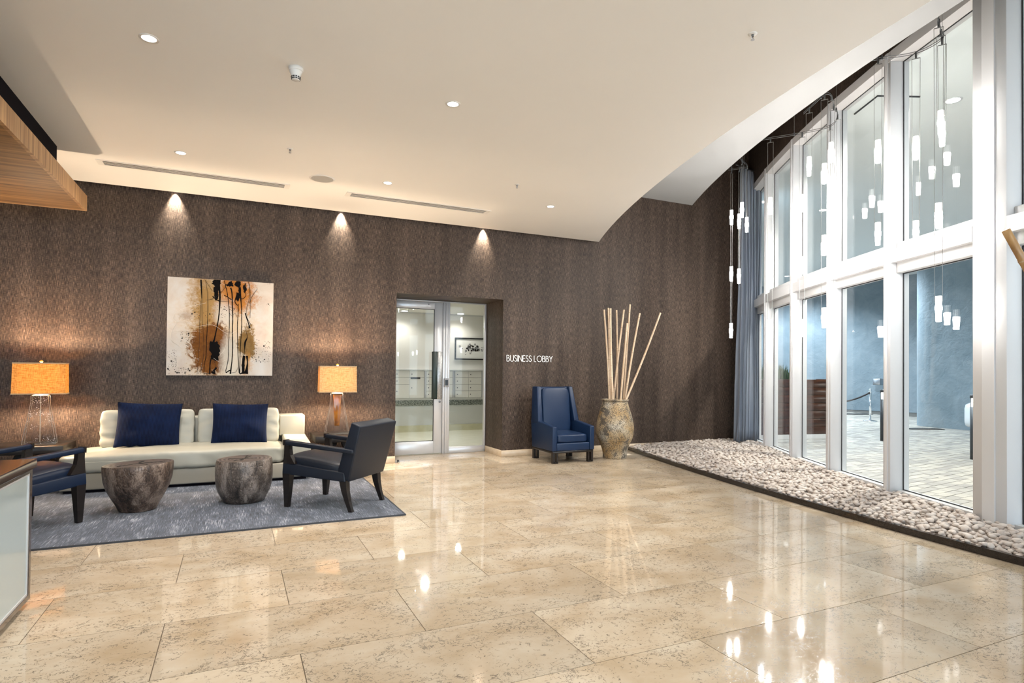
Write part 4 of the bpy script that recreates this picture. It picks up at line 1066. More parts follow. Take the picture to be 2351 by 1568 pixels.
for ch, x0 in items:
    w, st = LET[ch]; mb = MB(); th = 0.0037; nseg = 0
    for k_, path in enumerate(st):
        P2 = [((x0+px_)*CAP*sxk, pz*CAP) for px_, pz in path]
        closed = ch == 'O'
        for (xa, za), (xb, zb) in zip(P2[:-1], P2[1:]):
            dx, dz = xb-xa, zb-za; l = math.hypot(dx, dz)
            if l < 1e-6: continue
            nx, nz = -dz/l*th, dx/l*th; ex, ez = dx/l*th*.6, dz/l*th*.6
            q = [(xa-ex-nx, za-ez-nz), (xb+ex-nx, zb+ez-nz), (xb+ex+nx, zb+ez+nz), (xa-ex+nx, za-ez+nz)]
            nseg += 1; yf = -0.014-0.00012*nseg
            mb.hexa([(a, -0.004, c_) for a, c_ in q][::-1], [(a, yf, c_) for a, c_ in q][::-1])
    mb.obj('letter', 'sign_white', sg)
dst = empty('door_stop', (*onz(914, 1061)[:2], 0), 0, 'small metal floor door stop by the left door jamb', 'door stop')
MB().lathe([(.024, 0), (.024, .004), (.012, .008), (.012, .03), (.010, .034)], 20).obj('base', 'steel_dark', dst, None, None, True); MB().lathe([(.0145, .014), (.0145, .026)], 20).obj('bumper', 'rubber', dst)

# ================================================================== PAINTING
PW, PH = 1.142, 1.146
pt = empty('abstract_painting', (-0.153, WY, 1.171), 0, 'abstract canvas with black drips and brown stains above the sofa', 'painting')
def m_canvas():
    m, nt, b = nmat('canvas_paint')
    tc = nd(nt, 'ShaderNodeTexCoord'); sp = nd(nt, 'ShaderNodeSeparateXYZ'); lk(nt, tc.outputs['Object'], sp.inputs[0])
    X, Z = sp.outputs[0], sp.outputs[2]
    v = coords(nt)
    w1 = math_(nt, 'SUBTRACT', noise(nt, v, 5, 6, 0.65, 0.4), 0.5); w2 = math_(nt, 'SUBTRACT', noise(nt, v, 21, 7, 0.75, 0.8), 0.5)
    def blob(cx_, cz_, rx, rz, warp=0.5, soft=0.25, edge=1.0):
        soft = soft+0.08
        dx = math_(nt, 'DIVIDE', math_(nt, 'SUBTRACT', X, cx_), rx); dz = math_(nt, 'DIVIDE', math_(nt, 'SUBTRACT', Z, cz_), rz)
        d = math_(nt, 'SQRT', math_(nt, 'ADD', math_(nt, 'MULTIPLY', dx, dx), math_(nt, 'MULTIPLY', dz, dz)))
        d = math_(nt, 'ADD', d, math_(nt, 'MULTIPLY', math_(nt, 'ADD', w1, math_(nt, 'MULTIPLY', w2, 1.1)), warp*3.0))
        mr = nd(nt, 'ShaderNodeMapRange'); mr.inputs[1].default_value = 1+soft; mr.inputs[2].default_value = 1-soft; mr.inputs[3].default_value = 0; mr.inputs[4].default_value = 1
        lk(nt, d, mr.inputs[0]); return math_(nt, 'MULTIPLY', mr.outputs[0], edge)
    base = ramp(nt, noise(nt, v, 3.5, 5, 0.6, 0.5), [(0.3, (0.50, 0.40, 0.335)), (0.5, (0.56, 0.495, 0.43)), (0.7, (0.60, 0.57, 0.535))])
    c = mixc(nt, blob(-0.03, 0.60, 0.30, 0.75, 0.5, 0.4, 0.8), base, (0.58, 0.41, 0.23))
    c = mixc(nt, blob(-0.17, 0.74, 0.17, 0.50, 0.6, 0.35, 1.0), c, mixc(nt, noise(nt, coords(nt, (14, 14, 3)), 1, 5, 0.6), (0.20, 0.10, 0.025), (0.42, 0.26, 0.10)))
    c = mixc(nt, blob(0.16, 1.02, 0.19, 0.24, 0.6, 0.3, 1.2), c, mixc(nt, noise(nt, v, 16, 5, 0.6), (0.28, 0.085, 0.010), (0.52, 0.22, 0.05)))
    c = mixc(nt, blob(0.02, 0.72, 0.10, 0.16, 0.6, 0.3, 0.6), c, (0.60, 0.58, 0.55))
    c = mixc(nt, blob(-0.10, 0.33, 0.215, 0.27, 0.55, 0.2, 1.7), c, mixc(nt, noise(nt, v, 13, 5, 0.65, 0.6), (0.05, 0.014, 0.003), (0.26, 0.095, 0.014)))
    c = mixc(nt, blob(-0.07, 0.30, 0.10, 0.13, 0.7, 0.25, 0.6), c, (0.06, 0.018, 0.004))
    c = mixc(nt, blob(0.10, 0.20, 0.10, 0.30, 0.3, 0.3, 0.85), c, (0.60, 0.54, 0.45))
    c = mixc(nt, blob(0.275, 0.40, 0.095, 0.18, 0.6, 0.12, 1.4), c, mixc(nt, noise(nt, v, 16, 5, 0.6), (0.10, 0.05, 0.012), (0.28, 0.17, 0.06)))
    c = mixc(nt, blob(0.28, 0.12, 0.05, 0.14, 0.6, 0.3, 0.7), c, (0.45, 0.22, 0.06))
    c = mixc(nt, blob(-0.37, 0.70, 0.07, 0.05, 0.5, 0.3, 0.5), c, (0.30, 0.24, 0.2))
    lk(nt, c, b.inputs['Base Color']); b.inputs['Roughness'].default_value = 0.6; b.inputs['Specular IOR Level'].default_value = 0.12
    bump(nt, b, noise(nt, v, 30, 4), 0.15, 0.004)
m_canvas()
boxo('canvas', (-PW/2, -0.042, 0), (PW/2, -0.002, PH), 'canvas_paint', pt)
def uv(x, y):   # painting zoom coordinates -> local x, z
    u_ = (x-(98-(y-97)*28/1358))/((1555-(y-190)*25/1277)-(98-(y-97)*28/1358))
    yt = 97+(190-97)*u_; yb_ = 1455+12*u_
    return (u_-0.5)*PW, (1-(y-yt)/(yb_-yt))*PH
LAYER = [0]
def ribbon(mb, pts, w, y0=-0.0421, th=0.0012):
    LAYER[0] += 1; th = 0.0008+0.00006*LAYER[0]
    ws0 = list(w) if isinstance(w, (list, tuple)) else [w]*len(pts); P0 = [np.array((*p, q), float) for p, q in zip(pts, ws0)]; out = []
    for i in range(len(P0)-1):
        a, b_, c_, d_ = (P0[max(0, min(len(P0)-1, i+k))] for k in (-1, 0, 1, 2))
        for k in range(6):
            t = k/6; out.append(0.5*((2*b_)+(-a+c_)*t+(2*a-5*b_+4*c_-d_)*t*t+(-a+3*b_-3*c_+d_)*t**3))
    out.append(P0[-1]); pts = [(q[0]+1.6*mnoise.noise(Vector((q[1]*.02, LAYER[0]*3.1, 0))), q[1]) for q in out]; w = [max(.0015, q[2]*(1+.25*mnoise.noise(Vector((q[1]*.03, LAYER[0]*1.7, 5))))) for q in out]
    P = [uv(*p) for p in pts]; ws = [q*1.05 for q in (w if isinstance(w, (list, tuple)) else [w]*len(P))]
    P = [(max(-PW/2+.002, min(PW/2-.002, a)), max(.002, min(PH-.002, c_))) for a, c_ in P]
    L, R_ = [], []
    for i, (x, z) in enumerate(P):
        x0, z0 = P[max(i-1, 0)]; x1, z1 = P[min(i+1, len(P)-1)]; l = math.hypot(x1-x0, z1-z0) or 1
        nx, nz = -(z1-z0)/l, (x1-x0)/l; h_ = ws[i]/2
        L.append((x+nx*h_, z+nz*h_)); R_.append((x-nx*h_, z-nz*h_))
    n = len(P); v = [(x, y0-th, z) for x, z in L]+[(x, y0-th, z) for x, z in R_]+[(x, y0, z) for x, z in L]+[(x, y0, z) for x, z in R_]
    f = [(i, i+1, n+i+1, n+i) for i in range(n-1)]+[(i, 2*n+i, 2*n+i+1, i+1) for i in range(n-1)]+[(n+i, n+i+1, 3*n+i+1, 3*n+i) for i in range(n-1)]
    mb.add(v, f)
def splat(mb, cx_, cy_, rx, ry, seed, jag=0.3, y0=-0.0421, th=0.0016):
    LAYER[0] += 1; th = 0.0008+0.00006*LAYER[0]
    n = 56; q = []
    for k in range(n):
        a = 2*math.pi*k/n; s = 1+jag*mnoise.noise(Vector((math.cos(a)*1.7+seed, math.sin(a)*1.7, seed*.37)))*1.4+0.5*jag*mnoise.noise(Vector((math.cos(a)*6+seed, math.sin(a)*6, seed*.7)))
        q.append(uv(cx_+rx*s*math.cos(a), cy_+ry*s*math.sin(a)))
    q = [(max(-PW/2+.002, min(PW/2-.002, a)), max(.002, min(PH-.002, c_))) for a, c_ in q]
    mb.add([(x, y0-th, z) for x, z in q]+[(x, y0, z) for x, z in q], [tuple(range(n))]+[(i, (i+1) % n, n+(i+1) % n, n+i) for i in range(n)])
bold = [([(770, 150), (785, 280), (790, 380), (783, 560), (760, 740), (735, 860), (700, 1030), (690, 1150), (655, 1280), (648, 1445)], [.02, .02, .018, .013, .011, .012, .016, .012, .012, .014]),
        ([(852, 150), (870, 230), (895, 340), (915, 520), (920, 680), (915, 900), (905, 1100), (900, 1250), (862, 1420)], .007),
        ([(940, 250), (958, 330), (962, 480), (968, 650), (962, 850), (965, 1040), (955, 1250), (930, 1440)], [.014, .012, .012, .010, .010, .011, .010, .016]),
        ([(1045, 470), (1042, 620), (1033, 780), (1035, 1000), (1040, 1200), (1055, 1420)], .008),
        ([(1075, 260), (1082, 420), (1092, 560), (1092, 800), (1078, 1000), (1068, 1200), (1062, 1430)], [.012, .012, .009, .008, .007, .007, .010]),
        ([(1145, 600), (1170, 690), (1195, 760), (1205, 810)], [.012, .010, .010, .022]), ([(1150, 620), (1180, 690), (1220, 760)], .006),
        ([(1165, 740), (1150, 830), (1172, 930), (1140, 1010), (1132, 1120), (1120, 1200)], [.003, .003, .006, .020, .006, .01]),
        ([(1125, 1190), (1112, 1300), (1112, 1440)], [.028, .032, .030]), ([(1165, 1190), (1172, 1300), (1150, 1440)], [.022, .014, .045]),
        ([(535, 140), (540, 260), (545, 400)], [.016, .014, .006]), ([(625, 300), (627, 520), (620, 760), (605, 1000), (600, 1180), (578, 1300), (568, 1445)], [.004, .006, .006, .007, .007, .005, .005]),
        ([(850, 355), (890, 375), (950, 415)], .009), ([(690, 370), (740, 410), (790, 440)], .012), ([(1030, 330), (1000, 440), (1035, 495)], .009), ([(1120, 300), (1155, 350), (1120, 400), (1085, 400)], .006),
        ([(740, 1350), (700, 1400)], .02), ([(865, 1425), (930, 1390), (935, 1440)], .012), ([(570, 1440), (640, 1425)], .006), ([(1050, 1410), (1075, 1440), (1110, 1400)], .012)]
for p, w in bold:
    mb = MB(); ribbon(mb, p, w); mb.obj('paint_drip', 'black_paint', pt)
for i, s_ in enumerate([(755, 185, 55, 48), (745, 250, 38, 60), (740, 360, 28, 50), (940, 200, 30, 35), (905, 215, 25, 12), (1045, 200, 36, 42), (1138, 260, 20, 50), (1045, 370, 22, 55), (1068, 280, 16, 40), (735, 1075, 58, 75), (690, 1060, 36, 70), (725, 1180, 48, 60), (700, 1420, 26, 18)]):
    mb = MB(); splat(mb, s_[0], s_[1], s_[2]*1.15, s_[3]*1.15, seed=i*1.7, jag=0.38); mb.obj('paint_splat', 'black_paint', pt)
thin = [[(530, 430), (515, 760), (510, 1000), (495, 1200), (478, 1445)], [(545, 400), (550, 700), (565, 900), (570, 1150), (545, 1300), (520, 1440)], [(585, 140), (640, 220), (690, 300)], [(600, 150), (618, 300)], [(880, 200), (830, 290), (700, 400), (600, 420)],
        [(1190, 170), (1218, 300), (1218, 500), (1212, 670)], [(1205, 200), (1200, 400), (1160, 560), (1185, 650)], [(910, 510), (960, 530), (1000, 545), (960, 565), (920, 545)], [(920, 600), (960, 640), (1000, 605), (1030, 660)], [(1320, 270), (1250, 360), (1200, 470)],
        [(575, 1330), (520, 1390), (490, 1440)], [(1035, 1350), (1010, 1410), (950, 1425)], [(800, 440), (900, 440)], [(700, 1250), (730, 1330), (690, 1400)]]
for p in thin:
    mb = MB(); ribbon(mb, p, .0028); mb.obj('thin_line', 'thin_ink', pt)
for p in [[(600, 460), (350, 520), (210, 590), (160, 670), (200, 740), (140, 860), (150, 980), (260, 1060)], [(100, 750), (200, 725), (330, 735), (480, 780), (690, 765), (860, 870), (940, 885), (1020, 840)], [(90, 800), (150, 840), (300, 850), (480, 850)], [(870, 900), (880, 1000), (840, 1120), (790, 1170)], [(700, 1220), (790, 1275), (890, 1240)], [(780, 1350), (800, 1440), (830, 1320), (870, 1440)], [(220, 1240), (230, 1345), (395, 1345)]]:
    mb = MB(); ribbon(mb, p, .0019); mb.obj('scratch_line', 'white_scratch', pt)
rr_ = random.Random(12); pm = MB()
for (x0, y0, x1, y1, nx_, ny_, sl) in ((410, 480, 510, 680, 5, 6, 0), (560, 480, 770, 680, 4, 4, 0), (800, 490, 890, 680, 5, 6, 0), (260, 850, 290, 1000, 2, 8, 1), (330, 850, 370, 1110, 3, 12, 1), (85, 1120, 120, 1440, 3, 12, 1), (140, 1100, 210, 1350, 4, 14, 1), (220, 1340, 400, 1450, 9, 5, 0), (1215, 1130, 1510, 1180, 14, 2, 0), (1215, 1190, 1500, 1285, 14, 4, 0), (1290, 970, 1340, 1100, 4, 5, 0), (1400, 980, 1510, 1100, 6, 4, 0), (1440, 460, 1510, 500, 4, 2, 0), (1450, 195, 1540, 208, 4, 1, 0), (410, 930, 450, 1100, 2, 6, 1), (170, 1370, 240, 1430, 3, 3, 0)):
    for i in range(nx_):
        for j in range(ny_):
            if rr_.random() < 0.3: continue
            cx_ = x0+(x1-x0)*(i+rr_.random())/nx_; cy_ = y0+(y1-y0)*(j+rr_.random())/ny_
            rx, ry = rr_.uniform(1.5, 5), rr_.uniform(1.5, 6)
            if rr_.random() < .1: rx = ry = rr_.uniform(7, 11)
            q = [uv(cx_+a*rx, cy_+c_*ry) for a, c_ in ((-1, -1), (1, -.8), (.9, 1), (-1, .9))]
            pm.add([(x, -.0428, z) for x, z in q]+[(x, -.0420, z) for x, z in q], [(0, 1, 2, 3)]+[(k, (k+1) % 4, 4+(k+1) % 4, 4+k) for k in range(4)])
tag(pm.obj('printed_marks', 'thin_ink', pt), kind='stuff')

# ================================================================== CURTAIN
A_, B_ = onz(1690, 1019, 0.07)[:2], onz(1741, 1013, 0.07)[:2]
cu = empty('curtain', (float(A_[0]), float(A_[1]), 0), 0, 'blue-grey satin curtain gathered in the corner by the windows', 'curtain')
tv = B_-A_; wl = np.linalg.norm(tv); tv = tv/wl; nv = np.array([tv[1], -tv[0]])
NU, NVv = 120, 26; v = []; f = []
for j in range(NVv+1):
    k = j/NVv; z = 0.115+k*(4.74-0.115)
    flare = 1.0-0.10*math.sin(k*math.pi)
    for i in range(NU+1):
        u_ = i/NU; am = 0.058*(0.75+0.5*(1-k))*(0.55+0.9*abs(mnoise.noise(Vector((u_*4.0, k*0.8, 7)))*1.6))
        ph = u_*2*math.pi*6.5+2.2*mnoise.noise(Vector((u_*2.2, k*1.5, 3)))+1.2*u_*u_
        o_ = am*math.sin(ph)+0.05*(1-0.5*k)*mnoise.noise(Vector((u_*5, k*2.6, 1)))
        s_ = (u_-0.5)*wl*flare+0.5*wl+0.10*k+0.018*math.sin(ph*2+k*3)
        p = tv*s_+nv*o_
        v.append((p[0], p[1], z+(-0.02*abs(math.sin(ph)) if j == 0 else 0)))
for j in range(NVv):
    for i in range(NU): a = j*(NU+1)+i; f.append((a, a+1, a+NU+2, a+NU+1))
cl = MB().add(v, f).obj('cloth', 'curtain_cloth', cu, None, None, True)
so_ = cl.modifiers.new('thick', 'SOLIDIFY'); so_.thickness = 0.003
rp0, rp1 = tv*(-0.05)+nv*0, tv*(wl+0.22)
MB().tube([(rp0[0], rp0[1], 4.765), (rp1[0], rp1[1], 4.765)], 0.012, 10).obj('rod', 'steel', cu)
MB().lathe([(0.0, -0.02), (0.018, -0.012), (0.02, 0.0), (0.012, 0.015), (0.0, 0.02)], 12, False, False).obj('finial', 'trim_plastic', cu, (rp1[0], rp1[1], 4.785), None, True)

# ================================================================== PENDANT LIGHTS ON CABLE RAILS
ZR = 4.18
tg = MB().lathe([(0.0165, -0.100), (0.018, -0.098), (0.0205, -0.03), (0.0245, -0.004), (0.0245, 0.010), (0.0215, 0.028)], 20); tgm = tg.mesh('tube_glow')
tcm = MB().lathe([(0.0215, 0.028), (0.0215, 0.100), (0.019, 0.100), (0.019, 0.030)], 20, False, False).mesh('tube_glass')
tkm = MB().lathe([(0.007, 0.028), (0.007, 0.060), (0.003, 0.062)], 10).mesh('bulb_socket')
# each strand: rail clip pixel (or tube column pixel and distance), the heights of its tubes in the photograph
CL = {'near': [((2016, 136), None, (348, 537), 'two-tube strand before the stanchion window'), ((2103, 122), None, (340, 533.5), 'two-tube strand at the left of the biggest window'),
               ((2163, 90), None, (308,), 'lower of the two short single-tube strands in the biggest window'), ((2160, 70), None, (282.6,), 'higher of the two short single-tube strands in the biggest window'), ((2155, 50), None, (495.5, 709), 'rightmost strand with its low tube before the dark outside pier')],
      'mid': [((1769, 318), None, (473, 612.5, 753), 'three-tube strand beside the blue curtain'), ((1842, 306), None, (466.5, 609, 753), 'three-tube strand before the planter window'),
               ((1906, 290), None, (455,), 'single-tube strand at the left of the dense middle group'), ((1923, 265), None, (435, 590), 'right strand of the dense middle group, two tubes'),
               ((1914, 243), None, (422, 577), 'centre strand of the dense middle group, two tubes'), ((1908, 350), 6.25, (350, 531, 720), 'three-tube strand, highest and brightest of the dense middle group'), ((1893, 218), None, (398.6, 563, 729.5), 'three-tube strand just left of the dense middle group'), ((1857.6, 382), 6.55, (382,), 'single-tube strand left of the dense middle group')],
      'far': [((1679.5, 499), 8.55, (499, 628.6, 759), 'three-tube strand farthest left against the brown wall'), ((1697, 508), 8.5, (508, 634), 'two-tube strand before the brown wall by the curtain'), ((1714.6, 516), 8.4, (516,), 'single-tube strand touching the curtain edge'), ((1703.6, 482), 8.2, (482,), 'single-tube strand highest of the far group')]}
for kk, (yb0, nm) in enumerate(((0.9, 'rear'), (-1.6, 'last'))):  # unseen extra rails of strands, added to lift the light on the ceiling
    CL[nm] = [((arc_curb(yb0)+0.45+0.12*math.sin(j*2.1), yb0-0.28*j), 'xy', ((3.33, 2.575), (3.33, 2.575, 1.82), (3.33,), (3.33, 2.575))[j % 4], 'pendant strand %s of the %s rail along the windows behind the viewer' % (('one', 'two', 'three', 'four', 'five', 'six')[j], ('fourth', 'fifth')[kk])) for j in range(6)]
for ck, items in CL.items():
    xy = []
    for (px_, lv, tubes, lb) in items:
        p = px_ if lv == 'xy' else (onz(px_[0], px_[1], ZR) if lv is None else ORG+ray(*px_)*lv); xy.append((p[0], p[1]))
        if lv != 'xy': tubes = tuple(float(at(px_[0], q, p)[2]) for q in tubes)
        tdir = np.array([0.55, -0.83, 0]) if ck != 'far' else np.array([0.9, 0.4, 0]); tdir = tdir/np.linalg.norm(tdir); hw_ = 0.032
        r = empty('pendant_light', (p[0], p[1], ZR), 0, lb, 'pendant light', 'glass tube pendant strands')
        boxo('clip', (-0.006, -0.006, -0.045), (0.006, 0.006, 0.012), 'steel_dark', r)
        a, b_ = -tdir*hw_, tdir*hw_
        MB().tube([(a[0], a[1], -0.05), (b_[0], b_[1], -0.05)], 0.0035, 6).obj('crossbar', 'steel_dark', r)
        zl = min(tubes)-ZR+0.06
        for e in (a, b_):
            MB().tube([(e[0], e[1], -0.05), (e[0]*.8, e[1]*.8, zl)], 0.0019, 5).obj('wire', 'wire', r)
        for t_ in tubes:
            z = t_-ZR
            g = link('tube', tgm, 'tube_glow', r, (0, 0, z), None, True); g.scale = (1.05, 1.05, 1.05)
            link('tube_top', tcm, 'tube_frost', g, (0, 0, 0), None, True); link('socket', tkm, 'steel', g)
            # small bracket arms holding the tube between the wires
            MB().tube([(a[0]*.8, a[1]*.8, 0.05), (b_[0]*.8, b_[1]*.8, 0.05)], 0.0018, 5).obj('bracket', 'wire', g)
    # smooth rail through the clip points
    def crm(P, n=8):
        out = []
        for i in range(len(P)-1):
            p0, p1, p2, p3 = (np.array(P[max(0, min(len(P)-1, i+d))], float) for d in (-1, 0, 1, 2))
            for k in range(n):
                t = k/n; out.append(0.5*((2*p1)+(-p0+p2)*t+(2*p0-5*p1+4*p2-p3)*t*t+(-p0+3*p1-3*p2+p3)*t**3))
        out.append(np.array(P[-1], float)); return out
    e0 = np.array(xy[0])+(np.array(xy[0])-np.array(xy[1]))*0.5; e1 = np.array(xy[-1])+(np.array(xy[-1])-np.array(xy[-2]))*0.4
    path = crm([tuple(e0)]+xy+[tuple(e1)])
    rr3 = empty('cable_rail', (path[0][0], path[0][1], ZR), 0, 'curved low-voltage cable rail carrying '+{'near': 'the nearest pendants', 'mid': 'the middle pendants', 'far': 'the far pendants', 'rear': 'added unseen pendants beside the viewer', 'last': 'added unseen pendants behind the viewer'}[ck], 'cable rail', 'pendant cable rails')
    rel = [(q[0]-path[0][0], q[1]-path[0][1]) for q in path]
    for dz in (-0.004, 0.014): MB().tube([(x, y_, dz) for x, y_ in rel], 0.0032, 6).obj('rail', 'steel_dark', rr3, None, None, True)
    for q in (rel[len(rel)//5], rel[len(rel)//2], rel[-len(rel)//5]):
        MB().tube([(q[0], q[1], 0.01), (q[0], q[1], ZT-ZR)], 0.0022, 5).obj('hanger_wire', 'wire', rr3)
        MB().lathe([(0.009, -0.012), (0.011, 0.0), (0.007, 0.03)], 10).obj('hanger_clamp', 'steel_dark', rr3, (q[0], q[1], 0.0))

# ================================================================== PEBBLES
rp = np.random.RandomState(3)
def ico(sub):
    bm = bmesh.new(); bmesh.ops.create_icosphere(bm, subdivisions=sub, radius=1.0)
    v = np.array([x.co[:] for x in bm.verts]); f = np.array([[q.index for q in x.verts] for x in bm.faces]); bm.free(); return v, f
IC = {2: ico(2), 3: ico(3)}
pos = []
sp_ = 0.039; row = 0; y = -1.2
while y < WY-0.02:
    x0 = arc_curb(y)+0.055
    # facade inner x at this y
    ss = np.linspace(-5, 6.3, 200); fp = np.array([fac(q) for q in ss]); x1 = np.interp(y, fp[:, 1], fp[:, 0])-0.12
    x = x0+(row % 2)*sp_/2
    while x < x1:
        jx, jy = rp.uniform(-.013, .013, 2); k = (x-x0)/(x1-x0)
        pos.append((x+jx, min(y+jy, WY-0.05), 0.034+0.022*min(1, k*6)+0.010*k+rp.uniform(-.006, .010), 0))
        if rp.rand() < 0.42: pos.append((x+rp.uniform(-.02, .02), min(y+rp.uniform(-.02, .02), WY-0.05), 0.054+0.026*min(1, k*5)+0.010*k+rp.uniform(0, .012), 1))
        x += sp_*rp.uniform(.9, 1.12)
    y += sp_*0.87; row += 1
    if y < 1.2: y += sp_*0.3
info = []
for (x, y, z, top) in pos:
    px_, py_, d_ = proj((x, y, z)); inf = (0 < px_ < IW+10) and (0 < py_ < IH)
    if not inf and (y < 1.3): 
        if rp.rand() < .35: continue
    info.append((x, y, z, top, px_, py_, d_, inf))
sizes = [(s, s*rp.uniform(.68, .9), s*rp.uniform(.48, .62)) for s in rp.uniform(0.018, 0.033, len(info))**1.0]
rots = [(rp.normal(0, .22), rp.normal(0, .22), rp.uniform(0, math.pi)) for _ in info]
vis = sorted([i for i, q in enumerate(info) if q[7] and q[3] == 1 and q[4] < IW-2], key=lambda i: info[i][6])[:300]
vset = set(vis)
pm_ = []
for k in range(8):
    v, f = IC[3]; s = 1+0.07*np.array([mnoise.noise(Vector((a[0]*1.3+k*5, a[1]*1.3, a[2]*1.3))) for a in v])[:, None]
    pm_.append(from_py('pebble', v*s, [tuple(q) for q in f]))
for n_, i in enumerate(vis):
    x, y, z = info[i][:3]
    o = link('pebble', pm_[n_ % 8], 'pebble', None, (x, y, z), rots[i], True); o.scale = sizes[i]
    tag(o, 'smooth oval beige pebble in the nearest stretch of the pebble bed', 'pebble', 'nearest pebbles in the bed')
VV, FF, nv_ = [], [], 0
for i, q in enumerate(info):
    if i in vset: continue
    v, f = IC[2] if (q[6] > 6.2 or not q[7] or q[3] == 0) else IC[3]
    R3 = np.array(Matrix.Rotation(rots[i][2], 3, 'Z')@Matrix.Rotation(rots[i][1], 3, 'Y')@Matrix.Rotation(rots[i][0], 3, 'X'))
    VV.append((v*np.array(sizes[i]))@R3.T+np.array(q[:3])); FF.append(f+nv_); nv_ += len(v)
VV = np.concatenate(VV); FF = np.concatenate(FF)
me = bpy.data.meshes.new('pebbles'); me.vertices.add(len(VV)); me.vertices.foreach_set('co', VV.astype(np.float32).ravel())
me.loops.add(len(FF)*3); me.loops.foreach_set('vertex_index', FF.astype(np.int32).ravel()); me.polygons.add(len(FF)); me.polygons.foreach_set('loop_start', np.arange(0, len(FF)*3, 3, dtype=np.int32))
me.update(calc_edges=True); me.validate()
tag(link('pebbles', me, 'pebble', None, None, None, True), 'bed of smooth beige pebbles along the window wall', 'pebbles', kind='stuff')
print('PEBBLES', len(info), len(FF))

# ================================================================== OUTSIDE: MOTOR COURT
GZ = -0.02
drv = tag(MB().prism([tuple(fac(q)+np.array([0.03, -0.01])) for q in np.linspace(-6.5, 6.0, 40)]+[(8.66, 8.1), (8.66, 24), (24, 24), (24, -12), (4.2, -12)][::1], GZ-0.12, GZ-0.012).obj('floor_driveway', 'paver_joint'), 'brick-paved driveway outside the windows', 'driveway', kind='structure')
PLn, PWd = 0.235, 0.115
pvm = MB().box((-PLn/2+.004, -PWd/2+.004, -0.02), (PLn/2-.004, PWd/2-.004, 0.0)).mesh('paver')
ang = math.radians(8); ca, sa = math.cos(ang), math.sin(ang); cand = []
ss = np.linspace(-5, 6.6, 240); fp = np.array([fac(q) for q in ss])
for i in range(-70, 100):
    for j in range(-110, 160):
        lx, ly = (i+0.5*(j % 2))*PLn, j*PWd
        x, y = 9+lx*ca-ly*sa, 6+lx*sa+ly*ca
        if not (5 < x < 18.5 and 1 < y < 15): continue
        xf = np.interp(y, fp[:, 1], fp[:, 0]) if y < 7.9 else 8.75
        if x < xf+0.20: continue
        px_, py_, d_ = proj((x, y, GZ))
        if d_ < 1: continue
        cand.append((d_, x, y, px_, py_, (1735 < px_ < 2260 and 900 < py_ < IH)))
seen = sorted([c for c in cand if c[5]])[:300]; ks = set((c[1], c[2]) for c in seen)
for c in seen:
    link('paver', pvm, 'paver', drv, (c[1], c[2], GZ+rnd.uniform(-.0025, .001)), (0, 0, ang))
bvl = np.array([(x_*(PLn/2-.004), y_*(PWd/2-.004), z_) for z_ in (-.02, 0) for x_, y_ in ((-1, -1), (1, -1), (1, 1), (-1, 1))])
fb = np.array([(0, 3, 2, 1), (4, 5, 6, 7), (0, 1, 5, 4), (1, 2, 6, 5), (2, 3, 7, 6), (3, 0, 4, 7)]); vs_, fs_ = [], []; k = 0
R2 = np.array([[ca, -sa, 0], [sa, ca, 0], [0, 0, 1]])
for c in cand:
    if (c[1], c[2]) in ks or not (1600 < c[3] < 2500): continue
    vs_.append(bvl@R2.T+np.array([c[1], c[2], GZ+rnd.uniform(-.0025, .001)])); fs_.append(fb+k); k += 8
me = from_py('pavers', np.concatenate(vs_), [tuple(q) for q in np.concatenate(fs_)])
tag(link('pavers', me, 'paver', drv), kind='stuff')

# stucco walls, rounded column wall, soffit
ZX = 4.60
def ribwall(name, pts, th, z0, z1, mat, label):
    P = [np.array(p, float) for p in pts]; L = []; R_ = []
    for i, p in enumerate(P):
        t = P[min(i+1, len(P)-1)]-P[max(i-1, 0)]; t = t/np.linalg.norm(t); n = np.array([-t[1], t[0]]); L.append(p); R_.append(p+n*th)
    poly = [tuple(q) for q in L]+[tuple(q) for q in R_[::-1]]
    a = sum(poly[i][0]*poly[(i+1) % len(poly)][1]-poly[(i+1) % len(poly)][0]*poly[i][1] for i in range(len(poly)))
    if a < 0: poly = poly[::-1]
    o = MB().prism(poly, z0, z1).obj(name, mat); return tag(autosmooth(o, 30), label, 'wall', kind='structure')
curve = [(20.6, -6), (20.6, 11.2), (20.45, 12.6), (20.0, 13.8), (19.3, 15.2), (18.3, 17.2), (16.5, 20.0), (13, 22.5), (9.0, 23)]
ribwall('wall_exterior_far', curve, -0.4, GZ, ZX, 'stucco_blue', 'blue-grey stucco wall at the far side of the driveway')
r_ = 0.55; cxo, cyo = 15.95, 8.90
arc = [(cxo+r_*math.cos(a), cyo+r_*math.sin(a)) for a in np.linspace(math.radians(95), math.radians(185), 14)]
colp = [(19.2, 9.45)]+arc+[(15.40, 7.9), (15.42, 7.65), (15.6, 7.48), (19.2, 7.4)]
o = MB().prism(colp[::-1] if sum(colp[i][0]*colp[(i+1) % len(colp)][1]-colp[(i+1) % len(colp)][0]*colp[i][1] for i in range(len(colp))) < 0 else colp, GZ, ZX).obj('wall_exterior_pier', 'stucco_blue')
tag(autosmooth(o, 30), 'massive blue-grey stucco pier with rounded edge outside', 'wall', kind='structure')
tag(MB().box((8.5, -5.9, GZ), (21, -5.6, ZX)).obj('wall_light_block', 'stucco_blue'), 'added unseen stucco wall keeping sky light off the pier', 'wall', kind='structure')  # unseen wall added to shade the pier from the open sky
tag(MB().box((8.63, 8.06, GZ), (8.8, 22, ZX)).obj('wall_exterior_side', 'stucco_blue'), 'stucco side wall outside beyond the curtain', 'wall', kind='structure')
